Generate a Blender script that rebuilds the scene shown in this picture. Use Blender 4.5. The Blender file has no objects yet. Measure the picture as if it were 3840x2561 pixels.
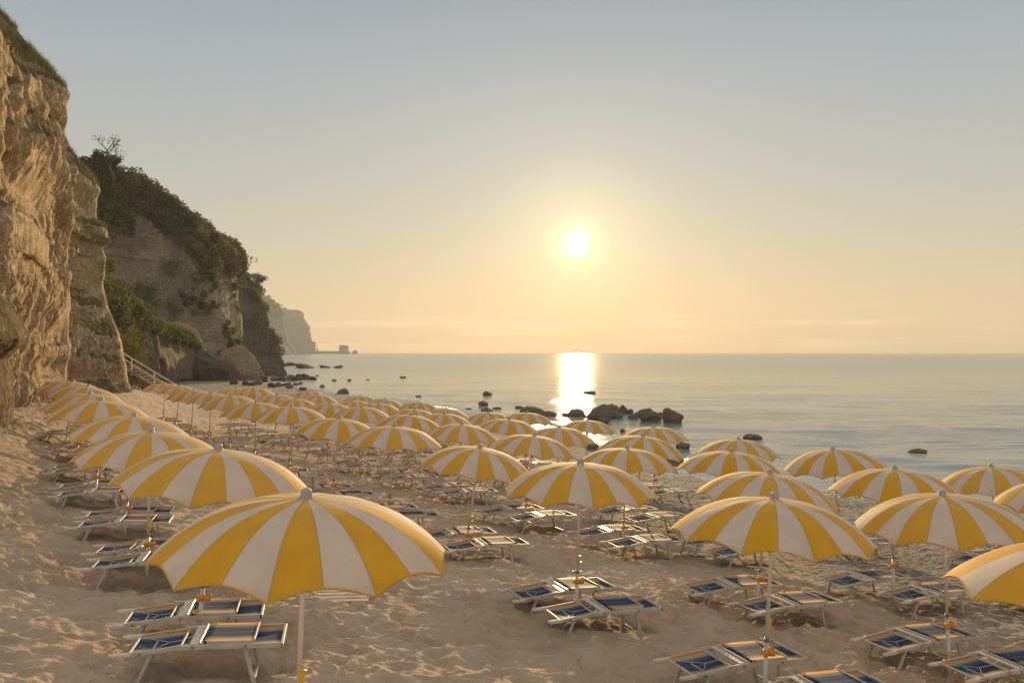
import bpy, math, random
import numpy as np
from mathutils import Vector, Matrix

C = bpy.context.scene.collection
SC = bpy.context.scene
R_ = math.radians

# ------------------------------------------------------------------ camera
F, CX, HY = 3270.0, 1920.0, 1321.0          # focal length, optical axis and horizon of the photograph (3840 wide)
EYE = 4.8                                    # metres above the sea
cam = bpy.data.cameras.new('camera')
cam.sensor_width = 36
cam.lens = F / 3840 * 36
cam.shift_y = (HY - 1280.5) / 3840
cam.clip_start, cam.clip_end = 0.1, 12000
cam_o = bpy.data.objects.new('camera', cam)
C.objects.link(cam_o)
cam_o.location = (0, 0, EYE)
cam_o.rotation_euler = (R_(90), 0, 0)
SC.camera = cam_o

# ------------------------------------------------------------------ sun and sky
SUN_EL, SUN_AZ = R_(7.05), R_(4.27)         # azimuth clockwise from +Y
sdir = Vector((math.sin(SUN_AZ) * math.cos(SUN_EL), math.cos(SUN_AZ) * math.cos(SUN_EL), math.sin(SUN_EL)))
sun = bpy.data.lights.new('sun', 'SUN')
sun.energy = 5.0
sun.angle = R_(0.45)
sun.color = (1.0, 0.70, 0.34)
sun_o = bpy.data.objects.new('sun', sun)
C.objects.link(sun_o)
LAMP_EL = R_(8.5)                           # the lamp a touch higher than the disc to shorten the parasol shadows
ldir = Vector((math.sin(SUN_AZ) * math.cos(LAMP_EL), math.cos(SUN_AZ) * math.cos(LAMP_EL), math.sin(LAMP_EL)))
sun_o.rotation_euler = (-ldir).to_track_quat('-Z', 'Y').to_euler()

W = bpy.data.worlds.new('World')
SC.world = W
W.use_nodes = True
wt = W.node_tree
for n in list(wt.nodes):
    wt.nodes.remove(n)


def wn(t, **k):
    n = wt.nodes.new(t)
    for a, b in k.items():
        setattr(n, a, b)
    return n


def wm(op, a, b=None, c=None):
    n = wn('ShaderNodeMath', operation=op)
    for i, v in enumerate((a, b, c)):
        if v is None:
            continue
        if isinstance(v, (int, float)):
            n.inputs[i].default_value = v
        else:
            wt.links.new(v, n.inputs[i])
    return n.outputs[0]


w_out = wn('ShaderNodeOutputWorld')
w_bg = wn('ShaderNodeBackground')
wt.links.new(w_bg.outputs[0], w_out.inputs[0])
w_bg.inputs['Strength'].default_value = 1.0
tc = wn('ShaderNodeTexCoord')
nrm = wn('ShaderNodeVectorMath', operation='NORMALIZE')
wt.links.new(tc.outputs['Generated'], nrm.inputs[0])
sep = wn('ShaderNodeSeparateXYZ')
wt.links.new(nrm.outputs[0], sep.inputs[0])
ramp = wn('ShaderNodeValToRGB')
cr = ramp.color_ramp
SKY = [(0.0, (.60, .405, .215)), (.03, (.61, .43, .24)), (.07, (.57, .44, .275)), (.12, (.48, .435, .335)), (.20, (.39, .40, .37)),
       (.30, (.315, .355, .385)), (.38, (.25, .295, .35)), (.55, (.41, .415, .41)), (1.0, (.62, .60, .57))]  # last two stops, above the frame, are brightened as added fill for the ground
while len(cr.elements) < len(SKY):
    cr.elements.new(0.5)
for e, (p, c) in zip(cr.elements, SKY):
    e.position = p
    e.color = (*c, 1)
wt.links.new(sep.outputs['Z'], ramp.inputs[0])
dot = wn('ShaderNodeVectorMath', operation='DOT_PRODUCT')
dot.inputs[1].default_value = sdir
wt.links.new(nrm.outputs[0], dot.inputs[0])
ang = wm('MULTIPLY', wm('ARCCOSINE', wm('MINIMUM', dot.outputs['Value'], 0.9999999)), 180 / math.pi)   # degrees from the sun
g1 = wm('ADD', wm('MULTIPLY', wm('EXPONENT', wm('MULTIPLY', ang, -1 / .60)), 2.4), wm('MULTIPLY', wm('EXPONENT', wm('MULTIPLY', wm('POWER', wm('DIVIDE', ang, 4.6), 2.4), -1.0)), .17))
g2 = wm('MULTIPLY', wm('EXPONENT', wm('MULTIPLY', ang, -1 / 8.0)), 0.125)
disc = wm('MULTIPLY', wm('LESS_THAN', ang, 0.72), 9.0)


def wscale(val, col):
    n = wn('ShaderNodeVectorMath', operation='SCALE')
    n.inputs[0].default_value = col
    wt.links.new(val, n.inputs['Scale'])
    return n.outputs[0]


def wadd(a, b):
    n = wn('ShaderNodeVectorMath', operation='ADD')
    wt.links.new(a, n.inputs[0])
    wt.links.new(b, n.inputs[1])
    return n.outputs[0]


nish = wn('ShaderNodeTexSky', sky_type='NISHITA')
nish.sun_disc = False
nish.sun_elevation = SUN_EL
nish.sun_rotation = SUN_AZ
nish.air_density, nish.dust_density, nish.ozone_density = 1.0, 1.0, 1.0
nsc = wn('ShaderNodeVectorMath', operation='SCALE')
nsc.inputs['Scale'].default_value = 0.006
wt.links.new(nish.outputs[0], nsc.inputs[0])
# faint bands of thin cloud low over the sea
cmap = wn('ShaderNodeMapping')
cmap.inputs['Scale'].default_value = (3.0, 3.0, 60.0)
wt.links.new(nrm.outputs[0], cmap.inputs[0])
cnz = wn('ShaderNodeTexNoise')
cnz.inputs['Scale'].default_value = 2.2
cnz.inputs['Detail'].default_value = 6
wt.links.new(cmap.outputs[0], cnz.inputs[0])
band = wm('EXPONENT', wm('MULTIPLY', wm('POWER', wm('DIVIDE', wm('SUBTRACT', sep.outputs['Z'], 0.022), 0.022), 2.0), -1.0))
cl = wm('MULTIPLY', wm('MULTIPLY', wm('MAXIMUM', wm('SUBTRACT', cnz.outputs[0], 0.5), 0.0), band), 1.1)
away = wm('ADD', wm('MULTIPLY', sep.outputs['Y'], -0.06), 1.06)  # unseen sky behind the camera is lifted slightly as fill
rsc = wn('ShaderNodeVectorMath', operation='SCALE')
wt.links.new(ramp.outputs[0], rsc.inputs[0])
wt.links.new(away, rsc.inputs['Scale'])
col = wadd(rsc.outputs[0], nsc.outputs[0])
col = wadd(col, wscale(g1, (1.0, .78, .36)))
col = wadd(col, wscale(g2, (1.0, .72, .30)))
col = wadd(col, wscale(disc, (1.0, .93, .75)))
col = wadd(col, wscale(cl, (1.0, .75, .5)))
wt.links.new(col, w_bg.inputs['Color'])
try:
    W.cycles.sampling_method = 'MANUAL'
    W.cycles.sample_map_resolution = 1024
except Exception:
    pass

SC.view_settings.view_transform = 'Standard'
SC.view_settings.look = 'None'
SC.view_settings.exposure = 0.20
SC.view_settings.gamma = 1.0
SC.view_settings.use_curve_mapping = False
cy = SC.cycles
cy.use_denoising = True
try:
    cy.denoiser = 'OPENIMAGEDENOISE'
    cy.denoising_input_passes = 'RGB_ALBEDO_NORMAL'
except Exception:
    pass
cy.max_bounces = 6
cy.diffuse_bounces = 3
cy.glossy_bounces = 3
cy.transmission_bounces = 4
cy.volume_bounces = 0
cy.transparent_max_bounces = 8
cy.sample_clamp_indirect = 4.0
cy.caustics_reflective = False
cy.caustics_refractive = False


# ------------------------------------------------------------------ numbers: picture to world, noise
def at(px, py, Y):
    return np.array([(px - CX) / F * Y, Y, EYE - (py - HY) / F * Y])


def hash3(ix, iy, iz, seed=0):
    h = (ix * 374761393 + iy * 668265263 + iz * 2147483647 + seed * 974634533) & 0xffffffff
    h = ((h ^ (h >> 13)) * 1274126177) & 0xffffffff
    h = ((h ^ (h >> 16)) * 2246822519) & 0xffffffff
    return ((h ^ (h >> 15)) & 0xffffff) / float(0x1000000)


def vnoise(x, y, z=None, seed=0):
    """value noise, -1..1"""
    if z is None:
        z = np.zeros_like(x)
    fx, fy, fz = np.floor(x), np.floor(y), np.floor(z)
    ix, iy, iz = fx.astype(np.int64), fy.astype(np.int64), fz.astype(np.int64)
    tx, ty, tz = x - fx, y - fy, z - fz
    tx, ty, tz = [t * t * t * (t * (t * 6 - 15) + 10) for t in (tx, ty, tz)]
    r = 0
    for a in (0, 1):
        wa = tx if a else 1 - tx
        for b in (0, 1):
            wb = ty if b else 1 - ty
            for c in (0, 1):
                wc = tz if c else 1 - tz
                r = r + wa * wb * wc * hash3(ix + a, iy + b, iz + c, seed)
    return r * 2 - 1


def fbm(x, y, z=None, octs=4, seed=0, gain=0.5):
    s, a, f = 0, 1.0, 1.0
    for o in range(octs):
        s = s + a * vnoise(x * f + 17.3 * o, y * f - 9.1 * o, None if z is None else z * f + 5.7 * o, seed + o)
        a *= gain
        f *= 2.03
    return s


def ridged(x, y, z=None, octs=3, seed=0):
    s, a, f = 0, 1.0, 1.0
    for o in range(octs):
        s = s + a * (1 - 2 * np.abs(vnoise(x * f + 7.7 * o, y * f + 3.1 * o, None if z is None else z * f, seed + o)))
        a *= 0.5
        f *= 2.1
    return s


def worley(x, y, seed=0):
    """distance to the nearest scattered point (cell size 1)"""
    fx, fy = np.floor(x), np.floor(y)
    ix, iy = fx.astype(np.int64), fy.astype(np.int64)
    best = np.full(x.shape, 9.0)
    for a in (-1, 0, 1):
        for b in (-1, 0, 1):
            jx = hash3(ix + a, iy + b, ix * 0, seed)
            jy = hash3(ix + a, iy + b, ix * 0 + 3, seed)
            d = (fx + a + jx - x) ** 2 + (fy + b + jy - y) ** 2
            best = np.minimum(best, d)
    return np.sqrt(best)


# ------------------------------------------------------------------ mesh helpers
def link(name, me, mats=None, parent=None, loc=None):
    o = bpy.data.objects.new(name, me)
    C.objects.link(o)
    if mats is not None:
        for m in (mats if isinstance(mats, (list, tuple)) else [mats]):
            me.materials.append(m)
    if parent is not None:
        o.parent = parent
    if loc is not None:
        o.location = loc
    return o


def np_mesh(name, V, Fq, smooth=True):
    V = np.ascontiguousarray(V, dtype=np.float32)
    Fq = np.ascontiguousarray(Fq, dtype=np.int32)
    k = Fq.shape[1]
    me = bpy.data.meshes.new(name)
    me.vertices.add(len(V))
    me.vertices.foreach_set('co', V.ravel())
    me.loops.add(Fq.size)
    me.loops.foreach_set('vertex_index', Fq.ravel())
    me.polygons.add(len(Fq))
    me.polygons.foreach_set('loop_start', np.arange(0, Fq.size, k, dtype=np.int32))
    me.polygons.foreach_set('loop_total', np.full(len(Fq), k, dtype=np.int32))
    if smooth:
        me.polygons.foreach_set('use_smooth', np.ones(len(Fq), dtype=bool))
    me.update(calc_edges=True)
    me.validate()
    tone = globals().get('TONE', [None])[0]
    if tone is not None and len(tone) == len(V):
        at_ = me.attributes.new('tone', 'FLOAT', 'POINT')
        at_.data.foreach_set('value', tone.astype(np.float32))
        TONE[0] = None
    return me


def grid_faces(nu, nv):
    i = np.arange(nu * nv).reshape(nu, nv)
    return np.stack([i[:-1, :-1], i[1:, :-1], i[1:, 1:], i[:-1, 1:]], -1).reshape(-1, 4)


class MB:
    """collects shapes and links them as ONE mesh object"""

    def __init__(self):
        self.v, self.f, self.m, self.s = [], [], [], []

    def add(self, vs, fs, mi=0, smooth=False):
        b = len(self.v)
        self.v += [tuple(p) for p in vs]
        for f in fs:
            self.f.append(tuple(b + i for i in f))
            self.m.append(mi)
            self.s.append(smooth)

    def box(self, lo, hi, mi=0, bev=0.0):
        x0, y0, z0 = lo
        x1, y1, z1 = hi
        self.bar((x0, (y0 + y1) / 2, (z0 + z1) / 2), (x1, (y0 + y1) / 2, (z0 + z1) / 2), abs(y1 - y0), abs(z1 - z0), mi, bev)

    def bar(self, a, b, w, h, mi=0, bev=0.0, up=(0, 0, 1)):
        """a bar of section w x h from a to b, edges bevelled by bev"""
        a, b = Vector(a), Vector(b)
        d = (b - a).normalized()
        up = Vector(up)
        if abs(d.dot(up)) > .98:
            up = Vector((0, 1, 0))
        s = d.cross(up).normalized()
        u = s.cross(d).normalized()
        c = bev if bev else min(w, h) * .16
        pr = [(w / 2 - c, h / 2), (w / 2, h / 2 - c), (w / 2, -h / 2 + c), (w / 2 - c, -h / 2), (-w / 2 + c, -h / 2), (-w / 2, -h / 2 + c), (-w / 2, h / 2 - c), (-w / 2 + c, h / 2)]
        vs = [a + s * p + u * q for p, q in pr] + [b + s * p + u * q for p, q in pr]
        n = len(pr)
        fs = [(i, i + n, (i + 1) % n + n, (i + 1) % n) for i in range(n)] + [tuple(range(n)), tuple(range(2 * n - 1, n - 1, -1))]
        self.add(vs, fs, mi)

    def tube(self, pts, r, n=8, mi=0, cap=True, smooth=True):
        pts = [Vector(p) for p in pts]
        rs = r if isinstance(r, (list, tuple)) else [r] * len(pts)
        vs = []
        for i, p in enumerate(pts):
            d = (pts[min(i + 1, len(pts) - 1)] - pts[max(i - 1, 0)]).normalized()
            up = Vector((0, 0, 1)) if abs(d.z) < .95 else Vector((1, 0, 0))
            s = d.cross(up).normalized()
            u = s.cross(d)
            for k in range(n):
                a = 2 * math.pi * k / n
                vs.append(p + (s * math.cos(a) + u * math.sin(a)) * rs[i])
        fs = []
        for i in range(len(pts) - 1):
            for k in range(n):
                k2 = (k + 1) % n
                fs.append((i * n + k, i * n + k2, (i + 1) * n + k2, (i + 1) * n + k))
        self.add(vs, fs, mi, smooth)
        if cap:
            b = len(self.v) - len(vs)
            self.f.append(tuple(b + k for k in range(n))[::-1])
            self.f.append(tuple(b + (len(pts) - 1) * n + k for k in range(n)))
            self.m += [mi, mi]
            self.s += [False, False]

    def lathe(self, prof, n=20, mi=0, c=(0, 0), smooth=True):
        vs, fs = [], []
        for r, z in prof:
            for k in range(n):
                a = 2 * math.pi * k / n
                vs.append((c[0] + r * math.cos(a), c[1] + r * math.sin(a), z))
        for i in range(len(prof) - 1):
            for k in range(n):
                k2 = (k + 1) % n
                fs.append((i * n + k, i * n + k2, (i + 1) * n + k2, (i + 1) * n + k))
        self.add(vs, fs, mi, smooth)

    def mesh(self, name):
        me = bpy.data.meshes.new(name)
        me.from_pydata(self.v, [], self.f)
        me.polygons.foreach_set('material_index', self.m)
        me.polygons.foreach_set('use_smooth', self.s)
        me.update()
        return me

    def build(self, name, mats, parent=None):
        return link(name, self.mesh(name), mats, parent)


def tag(o, label=None, cat=None, group=None, kind=None):
    if label:
        o['label'] = label
    if cat:
        o['category'] = cat
    if group:
        o['group'] = group
    if kind:
        o['kind'] = kind
    return o


def empty(name, loc=(0, 0, 0), rot=(0, 0, 0)):
    o = bpy.data.objects.new(name, None)
    o.empty_display_size = 0.2
    C.objects.link(o)
    o.location = loc
    o.rotation_euler = rot
    return o


def copy_tree(o, kids, parent=None):
    c = o.copy()
    C.objects.link(c)
    if parent is not None:
        c.parent = parent
    for ch in kids.get(o, []):
        copy_tree(ch, kids, c)
    return c


def child_map(root):
    m = {}

    def walk(o):
        m[o] = list(o.children)
        for c in o.children:
            walk(c)
    walk(root)
    return m


# ------------------------------------------------------------------ materials
class NT:
    def __init__(self, name):
        self.m = bpy.data.materials.new(name)
        self.m.use_nodes = True
        self.t = self.m.node_tree
        for n in list(self.t.nodes):
            self.t.nodes.remove(n)
        self.out = self.n('ShaderNodeOutputMaterial')

    def n(self, t, **k):
        n = self.t.nodes.new(t)
        for a, b in k.items():
            setattr(n, a, b)
        return n

    def put(self, v, sock):
        if hasattr(v, 'is_output') or isinstance(v, bpy.types.NodeSocket):
            self.t.links.new(v, sock)
        elif isinstance(v, (tuple, list)) and len(v) == 3 and sock.type == 'RGBA':
            sock.default_value = (*v, 1)
        else:
            sock.default_value = v

    def math(self, op, a, b=None, clamp=False):
        n = self.n('ShaderNodeMath', operation=op, use_clamp=clamp)
        self.put(a, n.inputs[0])
        if b is not None:
            self.put(b, n.inputs[1])
        return n.outputs[0]

    def noise(self, scale, detail=4, vec=None, rough=0.55, dist=0.0, sc3=None):
        if vec is None:
            vec = self.pos()
        if sc3 is not None:
            mp = self.n('ShaderNodeMapping')
            mp.inputs['Scale'].default_value = sc3
            self.t.links.new(vec, mp.inputs[0])
            vec = mp.outputs[0]
        n = self.n('ShaderNodeTexNoise')
        n.inputs['Scale'].default_value = scale
        n.inputs['Detail'].default_value = detail
        n.inputs['Roughness'].default_value = rough
        n.inputs['Distortion'].default_value = dist
        self.t.links.new(vec, n.inputs['Vector'])
        return n.outputs[0]

    def pos(self):
        if not hasattr(self, '_p'):
            self._p = self.n('ShaderNodeNewGeometry')
        return self._p.outputs['Position']

    def objco(self):
        if not hasattr(self, '_o'):
            self._o = self.n('ShaderNodeTexCoord')
        return self._o.outputs['Object']

    def xyz(self, vec, axis):
        s = self.n('ShaderNodeSeparateXYZ')
        self.t.links.new(vec, s.inputs[0])
        return s.outputs[axis]

    def ramp(self, fac, stops, interp='LINEAR'):
        r = self.n('ShaderNodeValToRGB')
        r.color_ramp.interpolation = interp
        el = r.color_ramp.elements
        while len(el) < len(stops):
            el.new(.5)
        for e, (p, c) in zip(el, stops):
            e.position = p
            e.color = (*c, 1) if len(c) == 3 else c
        self.put(fac, r.inputs[0])
        return r.outputs[0]

    def mix(self, fac, a, b):
        n = self.n('ShaderNodeMix', data_type='RGBA')
        self.put(fac, n.inputs['Factor'])
        self.put(a, n.inputs[6])
        self.put(b, n.inputs[7])
        return n.outputs[2]

    def smooth(self, v, a, b):
        n = self.n('ShaderNodeMapRange', interpolation_type='SMOOTHSTEP')
        self.put(v, n.inputs[0])
        n.inputs[1].default_value = a
        n.inputs[2].default_value = b
        return n.outputs[0]

    def bump(self, h, dist, strength=1.0):
        n = self.n('ShaderNodeBump')
        n.inputs['Strength'].default_value = strength
        n.inputs['Distance'].default_value = dist
        self.put(h, n.inputs['Height'])
        return n.outputs[0]

    def pbr(self, col, rough=0.6, metal=0.0, spec=0.5, normal=None, **kw):
        p = self.n('ShaderNodeBsdfPrincipled')
        self.put(col, p.inputs['Base Color'])
        self.put(rough, p.inputs['Roughness'])
        self.put(metal, p.inputs['Metallic'])
        p.inputs['Specular IOR Level'].default_value = spec
        if normal is not None:
            self.t.links.new(normal, p.inputs['Normal'])
        for k, v in kw.items():
            p.inputs[k].default_value = v
        return p.outputs[0]

    def done(self, sh):
        self.t.links.new(sh, self.out.inputs[0])
        return self.m


def mat_simple(name, col, rough=.6, metal=0.0, var=.12, scale=8.0, bump=0.0, spec=.5):
    t = NT(name)
    nz = t.noise(scale, 4, t.objco())
    c = t.mix(t.smooth(nz, .3, .7), tuple(x * (1 - var) for x in col), tuple(min(1, x * (1 + var)) for x in col))
    nm = t.bump(t.noise(scale * 6, 3, t.objco()), bump) if bump else None
    r = t.math('ADD', t.math('MULTIPLY', nz, .2), rough - .1)
    return t.done(t.pbr(c, r, metal, spec, nm))


def mat_canopy(name, col, lo):
    t = NT(name)
    nz = t.noise(5.0, 5, t.objco())
    c = t.mix(t.smooth(nz, .35, .75), lo, col)
    oi = t.n('ShaderNodeObjectInfo')
    fade = t.math('MULTIPLY', oi.outputs['Random'], .16)
    c = t.mix(fade, c, (.80, .62, .40))
    st_ = t.math('MULTIPLY', t.smooth(t.noise(2.3, 6, t.objco(), .65, .5), .56, .72), .13)
    c = t.mix(st_, c, (.40, .27, .12))
    ox, oy = t.xyz(t.objco(), 0), t.xyz(t.objco(), 1)
    an = t.math('MULTIPLY', t.math('ARCTAN2', ox, t.math('MULTIPLY', oy, -1.0)), 20 / (2 * math.pi))
    rr = t.math('SQRT', t.math('ADD', t.math('MULTIPLY', ox, ox), t.math('MULTIPLY', oy, oy)))
    sd_ = t.math('MULTIPLY', t.math('MULTIPLY', t.math('ABSOLUTE', t.math('SUBTRACT', an, t.math('ROUND', an))), 2 * math.pi / 20), rr)
    seam = t.math('SUBTRACT', 1.0, t.smooth(sd_, .003, .009))
    c = t.mix(t.math('MULTIPLY', seam, .38), c, (.30, .17, .03))
    hem = t.smooth(rr, 1.035, 1.05)
    c = t.mix(t.math('MULTIPLY', hem, .12), c, (.40, .24, .05))
    weave = t.bump(t.noise(140, 2, t.objco()), .0006, .6)
    wrinkle = t.n('ShaderNodeBump')
    wrinkle.inputs['Strength'].default_value = .35
    wrinkle.inputs['Distance'].default_value = .012
    t.put(t.noise(4.5, 3, t.objco(), dist=.6), wrinkle.inputs['Height'])
    t.t.links.new(weave, wrinkle.inputs['Normal'])
    d = t.pbr(c, .75, 0, .25, wrinkle.outputs[0], **{'Sheen Weight': .15})
    tr = t.n('ShaderNodeBsdfTranslucent')
    t.put(c, tr.inputs[0])
    mx = t.n('ShaderNodeMixShader')
    mx.inputs[0].default_value = .36
    t.t.links.new(d, mx.inputs[1])
    t.t.links.new(tr.outputs[0], mx.inputs[2])
    return t.done(mx.outputs[0])


M_YEL = mat_canopy('yellow_canvas', (.80, .425, .02), (.72, .37, .015))
M_WHT = mat_canopy('white_canvas', (.76, .645, .535), (.70, .58, .475))
M_PIPE = mat_simple('yellow_piping', (.52, .28, .02), .8)
M_CAP = mat_simple('grey_cap', (.34, .32, .30), .55, var=.08)
M_ALU = mat_simple('aluminium', (.62, .59, .55), .38, .35, .1, 4)
M_POLE = mat_simple('pole_paint', (.74, .70, .65), .42, .15, .1, 3)
M_FRAME = mat_simple('lounger_frame', (.52, .475, .41), .55, .03, .1, 5)
M_PLAST = mat_simple('white_plastic', (.68, .62, .55), .5)
M_ORANGE = mat_simple('orange_plastic', (.72, .33, .04), .5)
M_YCLIP = mat_simple('yellow_plastic', (.86, .52, .02), .45)
M_STEEL = mat_simple('dark_steel', (.25, .24, .23), .4, .7)
M_ROPE = mat_simple('cord', (.72, .68, .62), .8)
M_WOODW = mat_simple('white_wood', (.66, .60, .56), .7, var=.15)
M_WOOD = mat_simple('weathered_wood', (.42, .33, .25), .85, var=.3, bump=.004)


def mat_fabric():
    t = NT('striped_mesh_fabric')
    o = t.objco()
    y = t.xyz(o, 1)
    wob = t.math('MULTIPLY', t.math('SUBTRACT', t.noise(1.2, 2, o, sc3=(1, 1, 1)), .5), .05)
    f = t.math('ADD', t.math('DIVIDE', t.math('ADD', y, wob), .60), .5)
    OR, LB, TE, NV, WB = (.70, .29, .06), (.30, .34, .36), (.09, .13, .16), (.026, .033, .062), (.36, .38, .40)
    c = t.ramp(f, [(.05, OR), (.125, (.66, .31, .09)), (.165, (.42, .34, .26)), (.21, LB), (.27, TE), (.36, NV), (.46, (.02, .05, .17)), (.53, (.05, .12, .24)), (.59, NV), (.68, (.03, .07, .2)), (.76, TE), (.82, WB), (.865, (.66, .33, .10)), (.95, OR)])
    weave = t.noise(60, 2, o, sc3=(1, 6, 1))
    c = t.mix(t.math('MULTIPLY', weave, .10), c, (.36, .33, .30))
    nm = t.bump(t.noise(350, 1, o), .0008, .5)
    d = t.pbr(c, .75, 0, .14, nm, **{'Sheen Weight': .05, 'Sheen Roughness': .35, 'Sheen Tint': (1, .86, .68, 1)})
    tr = t.n('ShaderNodeBsdfTranslucent')
    t.put(c, tr.inputs[0])
    mx = t.n('ShaderNodeMixShader')
    mx.inputs[0].default_value = .12
    t.t.links.new(d, mx.inputs[1])
    t.t.links.new(tr.outputs[0], mx.inputs[2])
    return t.done(mx.outputs[0])


M_FAB = mat_fabric()


def mat_sand():
    t = NT('sand')
    p = t.pos()
    big = t.noise(.35, 4, p)
    mid = t.noise(2.3, 5, p)
    fine = t.noise(38, 3, p, .7)
    c = t.mix(t.smooth(big, .35, .65), (.41, .308, .212), (.50, .383, .27))
    c = t.mix(t.math('MULTIPLY', t.smooth(mid, .45, .75), .5), c, (.33, .225, .13))
    c = t.mix(t.math('MULTIPLY', t.smooth(fine, .5, .8), .3), c, (.62, .49, .36))
    # dry bits of twig and seaweed
    vo = t.n('ShaderNodeTexVoronoi')
    vo.inputs['Scale'].default_value = 2.6
    vo.inputs['Randomness'].default_value = 1
    mp = t.n('ShaderNodeMapping')
    mp.inputs['Scale'].default_value = (1, 1.8, 1)
    t.t.links.new(p, mp.inputs[0])
    t.t.links.new(mp.outputs[0], vo.inputs['Vector'])
    spk = t.math('MULTIPLY', t.math('LESS_THAN', vo.outputs['Distance'], .035), t.smooth(t.noise(.5, 2, p), .5, .62))
    c = t.mix(t.math('MULTIPLY', spk, .75), c, (.09, .06, .04))
    # shingle by the water: attribute written on the mesh
    at_ = t.n('ShaderNodeAttribute', attribute_name='shingle')
    sh = at_.outputs['Fac']
    vp = t.n('ShaderNodeTexVoronoi')
    vp.inputs['Scale'].default_value = 9
    t.t.links.new(p, vp.inputs['Vector'])
    vcol = t.n('ShaderNodeSeparateColor')
    t.t.links.new(vp.outputs['Color'], vcol.inputs[0])
    peb = t.ramp(vcol.outputs[0], [(0, (.115, .10, .085)), (.5, (.22, .185, .155)), (1, (.36, .32, .27))])
    c = t.mix(t.math('MULTIPLY', sh, .95), c, peb)
    wet = t.n('ShaderNodeAttribute', attribute_name='wet').outputs['Fac']
    c = t.mix(t.math('MULTIPLY', wet, .75), c, (.09, .07, .055))
    h = t.math('ADD', t.math('MULTIPLY', t.noise(11, 5, p, .6), .6), t.math('MULTIPLY', fine, .12))
    hp = t.math('SUBTRACT', 1.0, vp.outputs['Distance'])
    h = t.math('ADD', h, t.math('MULTIPLY', t.math('MULTIPLY', hp, sh), 1.0))
    nm = t.bump(h, .06, 1.0)
    r = t.math('SUBTRACT', .95, t.math('MULTIPLY', wet, .6))
    return t.done(t.pbr(c, r, 0, .25, nm))


def mat_rock(name, lo, hi, dirt=(.15, .10, .055), green=(.10, .10, .03), strata=1.0, dirtiness=1.0, bump=.28, wall=False):
    t = NT(name)
    p = t.pos()
    pw = t.n('ShaderNodeAttribute', attribute_name='wall').outputs['Vector'] if wall else p
    big = t.noise(.16, 5, p)
    mid = t.noise(.9, 6, p, .6)
    c = t.mix(t.smooth(big, .32, .68), lo, hi)
    c = t.mix(t.math('MULTIPLY', t.smooth(mid, .5, .8), .35), c, tuple(x * .55 for x in lo))
    st = t.noise(1.0, 4, p, .6, .4, (.10, .10, 2.2))
    c = t.mix(t.math('MULTIPLY', t.smooth(st, .52, .66), .35 * strata), c, tuple(x * .62 for x in lo))
    streak = t.noise(1.0, 5, pw, .6, .2, (1.6, 1.6, .16))
    c = t.mix(t.math('MULTIPLY', t.smooth(streak, .52, .72), .25), c, tuple(x * .58 for x in lo))
    nz = t.n('ShaderNodeNewGeometry')
    up = t.xyz(nz.outputs['Normal'], 2)
    m = t.smooth(t.math('ADD', up, t.math('MULTIPLY', t.math('SUBTRACT', mid, .5), .7)), .22, .55)
    dcol = t.mix(t.smooth(t.noise(.5, 4, p), .48, .62), dirt, green)
    c = t.mix(t.math('MULTIPLY', m, .85 * dirtiness), c, dcol)
    h = t.math('ADD', t.math('MULTIPLY', t.noise(1.6, 8, p, .68), 1.0), t.math('MULTIPLY', t.noise(1.0, 7, pw, .65, .3, (3.2, 3.2, .7)), .9))
    h = t.math('ADD', h, t.math('MULTIPLY', st, .5 * strata))
    pit = t.smooth(t.noise(1.0, 5, pw, .62, .25, (4.4, 4.4, 1.5)), .43, .57)
    crack = t.smooth(t.noise(1.0, 6, p, .7, .9, (1.1, 1.1, .8)), .47, .50)
    h = t.math('ADD', h, t.math('ADD', t.math('MULTIPLY', pit, .45), t.math('MULTIPLY', crack, .35)))
    nm = t.bump(h, bump, 1.0)
    return t.done(t.pbr(c, .92, 0, .2, nm))


M_CLIFF = mat_rock('tuff_rock', (.60, .44, .265), (.71, .55, .355), wall=True)
M_CLIFFG = mat_rock('grey_tuff', (.44, .35, .24), (.58, .465, .33), strata=1.6, dirtiness=.6, bump=.55, wall=True)
M_CLIFFD = mat_rock('dark_rock', (.19, .13, .08), (.29, .205, .13), strata=1.2)
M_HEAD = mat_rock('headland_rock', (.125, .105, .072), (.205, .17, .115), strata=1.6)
M_CLIFFF = mat_rock('far_rock', (.17, .15, .10), (.26, .23, .155), green=(.07, .09, .03), strata=1.6)
M_BOULDER = mat_rock('boulder_rock', (.20, .15, .105), (.30, .235, .165), strata=1.2, dirtiness=.5, bump=.55)
M_TANROCK = mat_rock('tan_boulder', (.42, .29, .18), (.50, .36, .23), strata=.5, dirtiness=.3, bump=.25)
M_SEAROCK = mat_rock('sea_rock', (.17, .135, .095), (.27, .215, .155), dirt=(.10, .08, .06), green=(.07, .06, .04), strata=.4, dirtiness=.3, bump=.04)


def mat_leaf(name, a, b, c, trans=.35, scale=.7):
    t = NT(name)
    p = t.pos()
    n1 = t.noise(scale, 4, p)
    n2 = t.noise(scale * 6, 2, p)
    tn = t.n('ShaderNodeAttribute', attribute_name='tone').outputs['Fac']
    cc = t.ramp(t.math('ADD', t.math('MULTIPLY', tn, .75), t.math('MULTIPLY', n1, .28)), [(.12, tuple(x * .55 for x in a)), (.35, a), (.62, b), (.9, c)])
    cc = t.mix(t.math('MULTIPLY', t.smooth(n2, .5, .7), .7), cc, c)
    d = t.pbr(cc, .7, 0, .25)
    tr = t.n('ShaderNodeBsdfTranslucent')
    t.put(cc, tr.inputs[0])
    mx = t.n('ShaderNodeMixShader')
    mx.inputs[0].default_value = trans
    t.t.links.new(d, mx.inputs[1])
    t.t.links.new(tr.outputs[0], mx.inputs[2])
    return t.done(mx.outputs[0])


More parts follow.
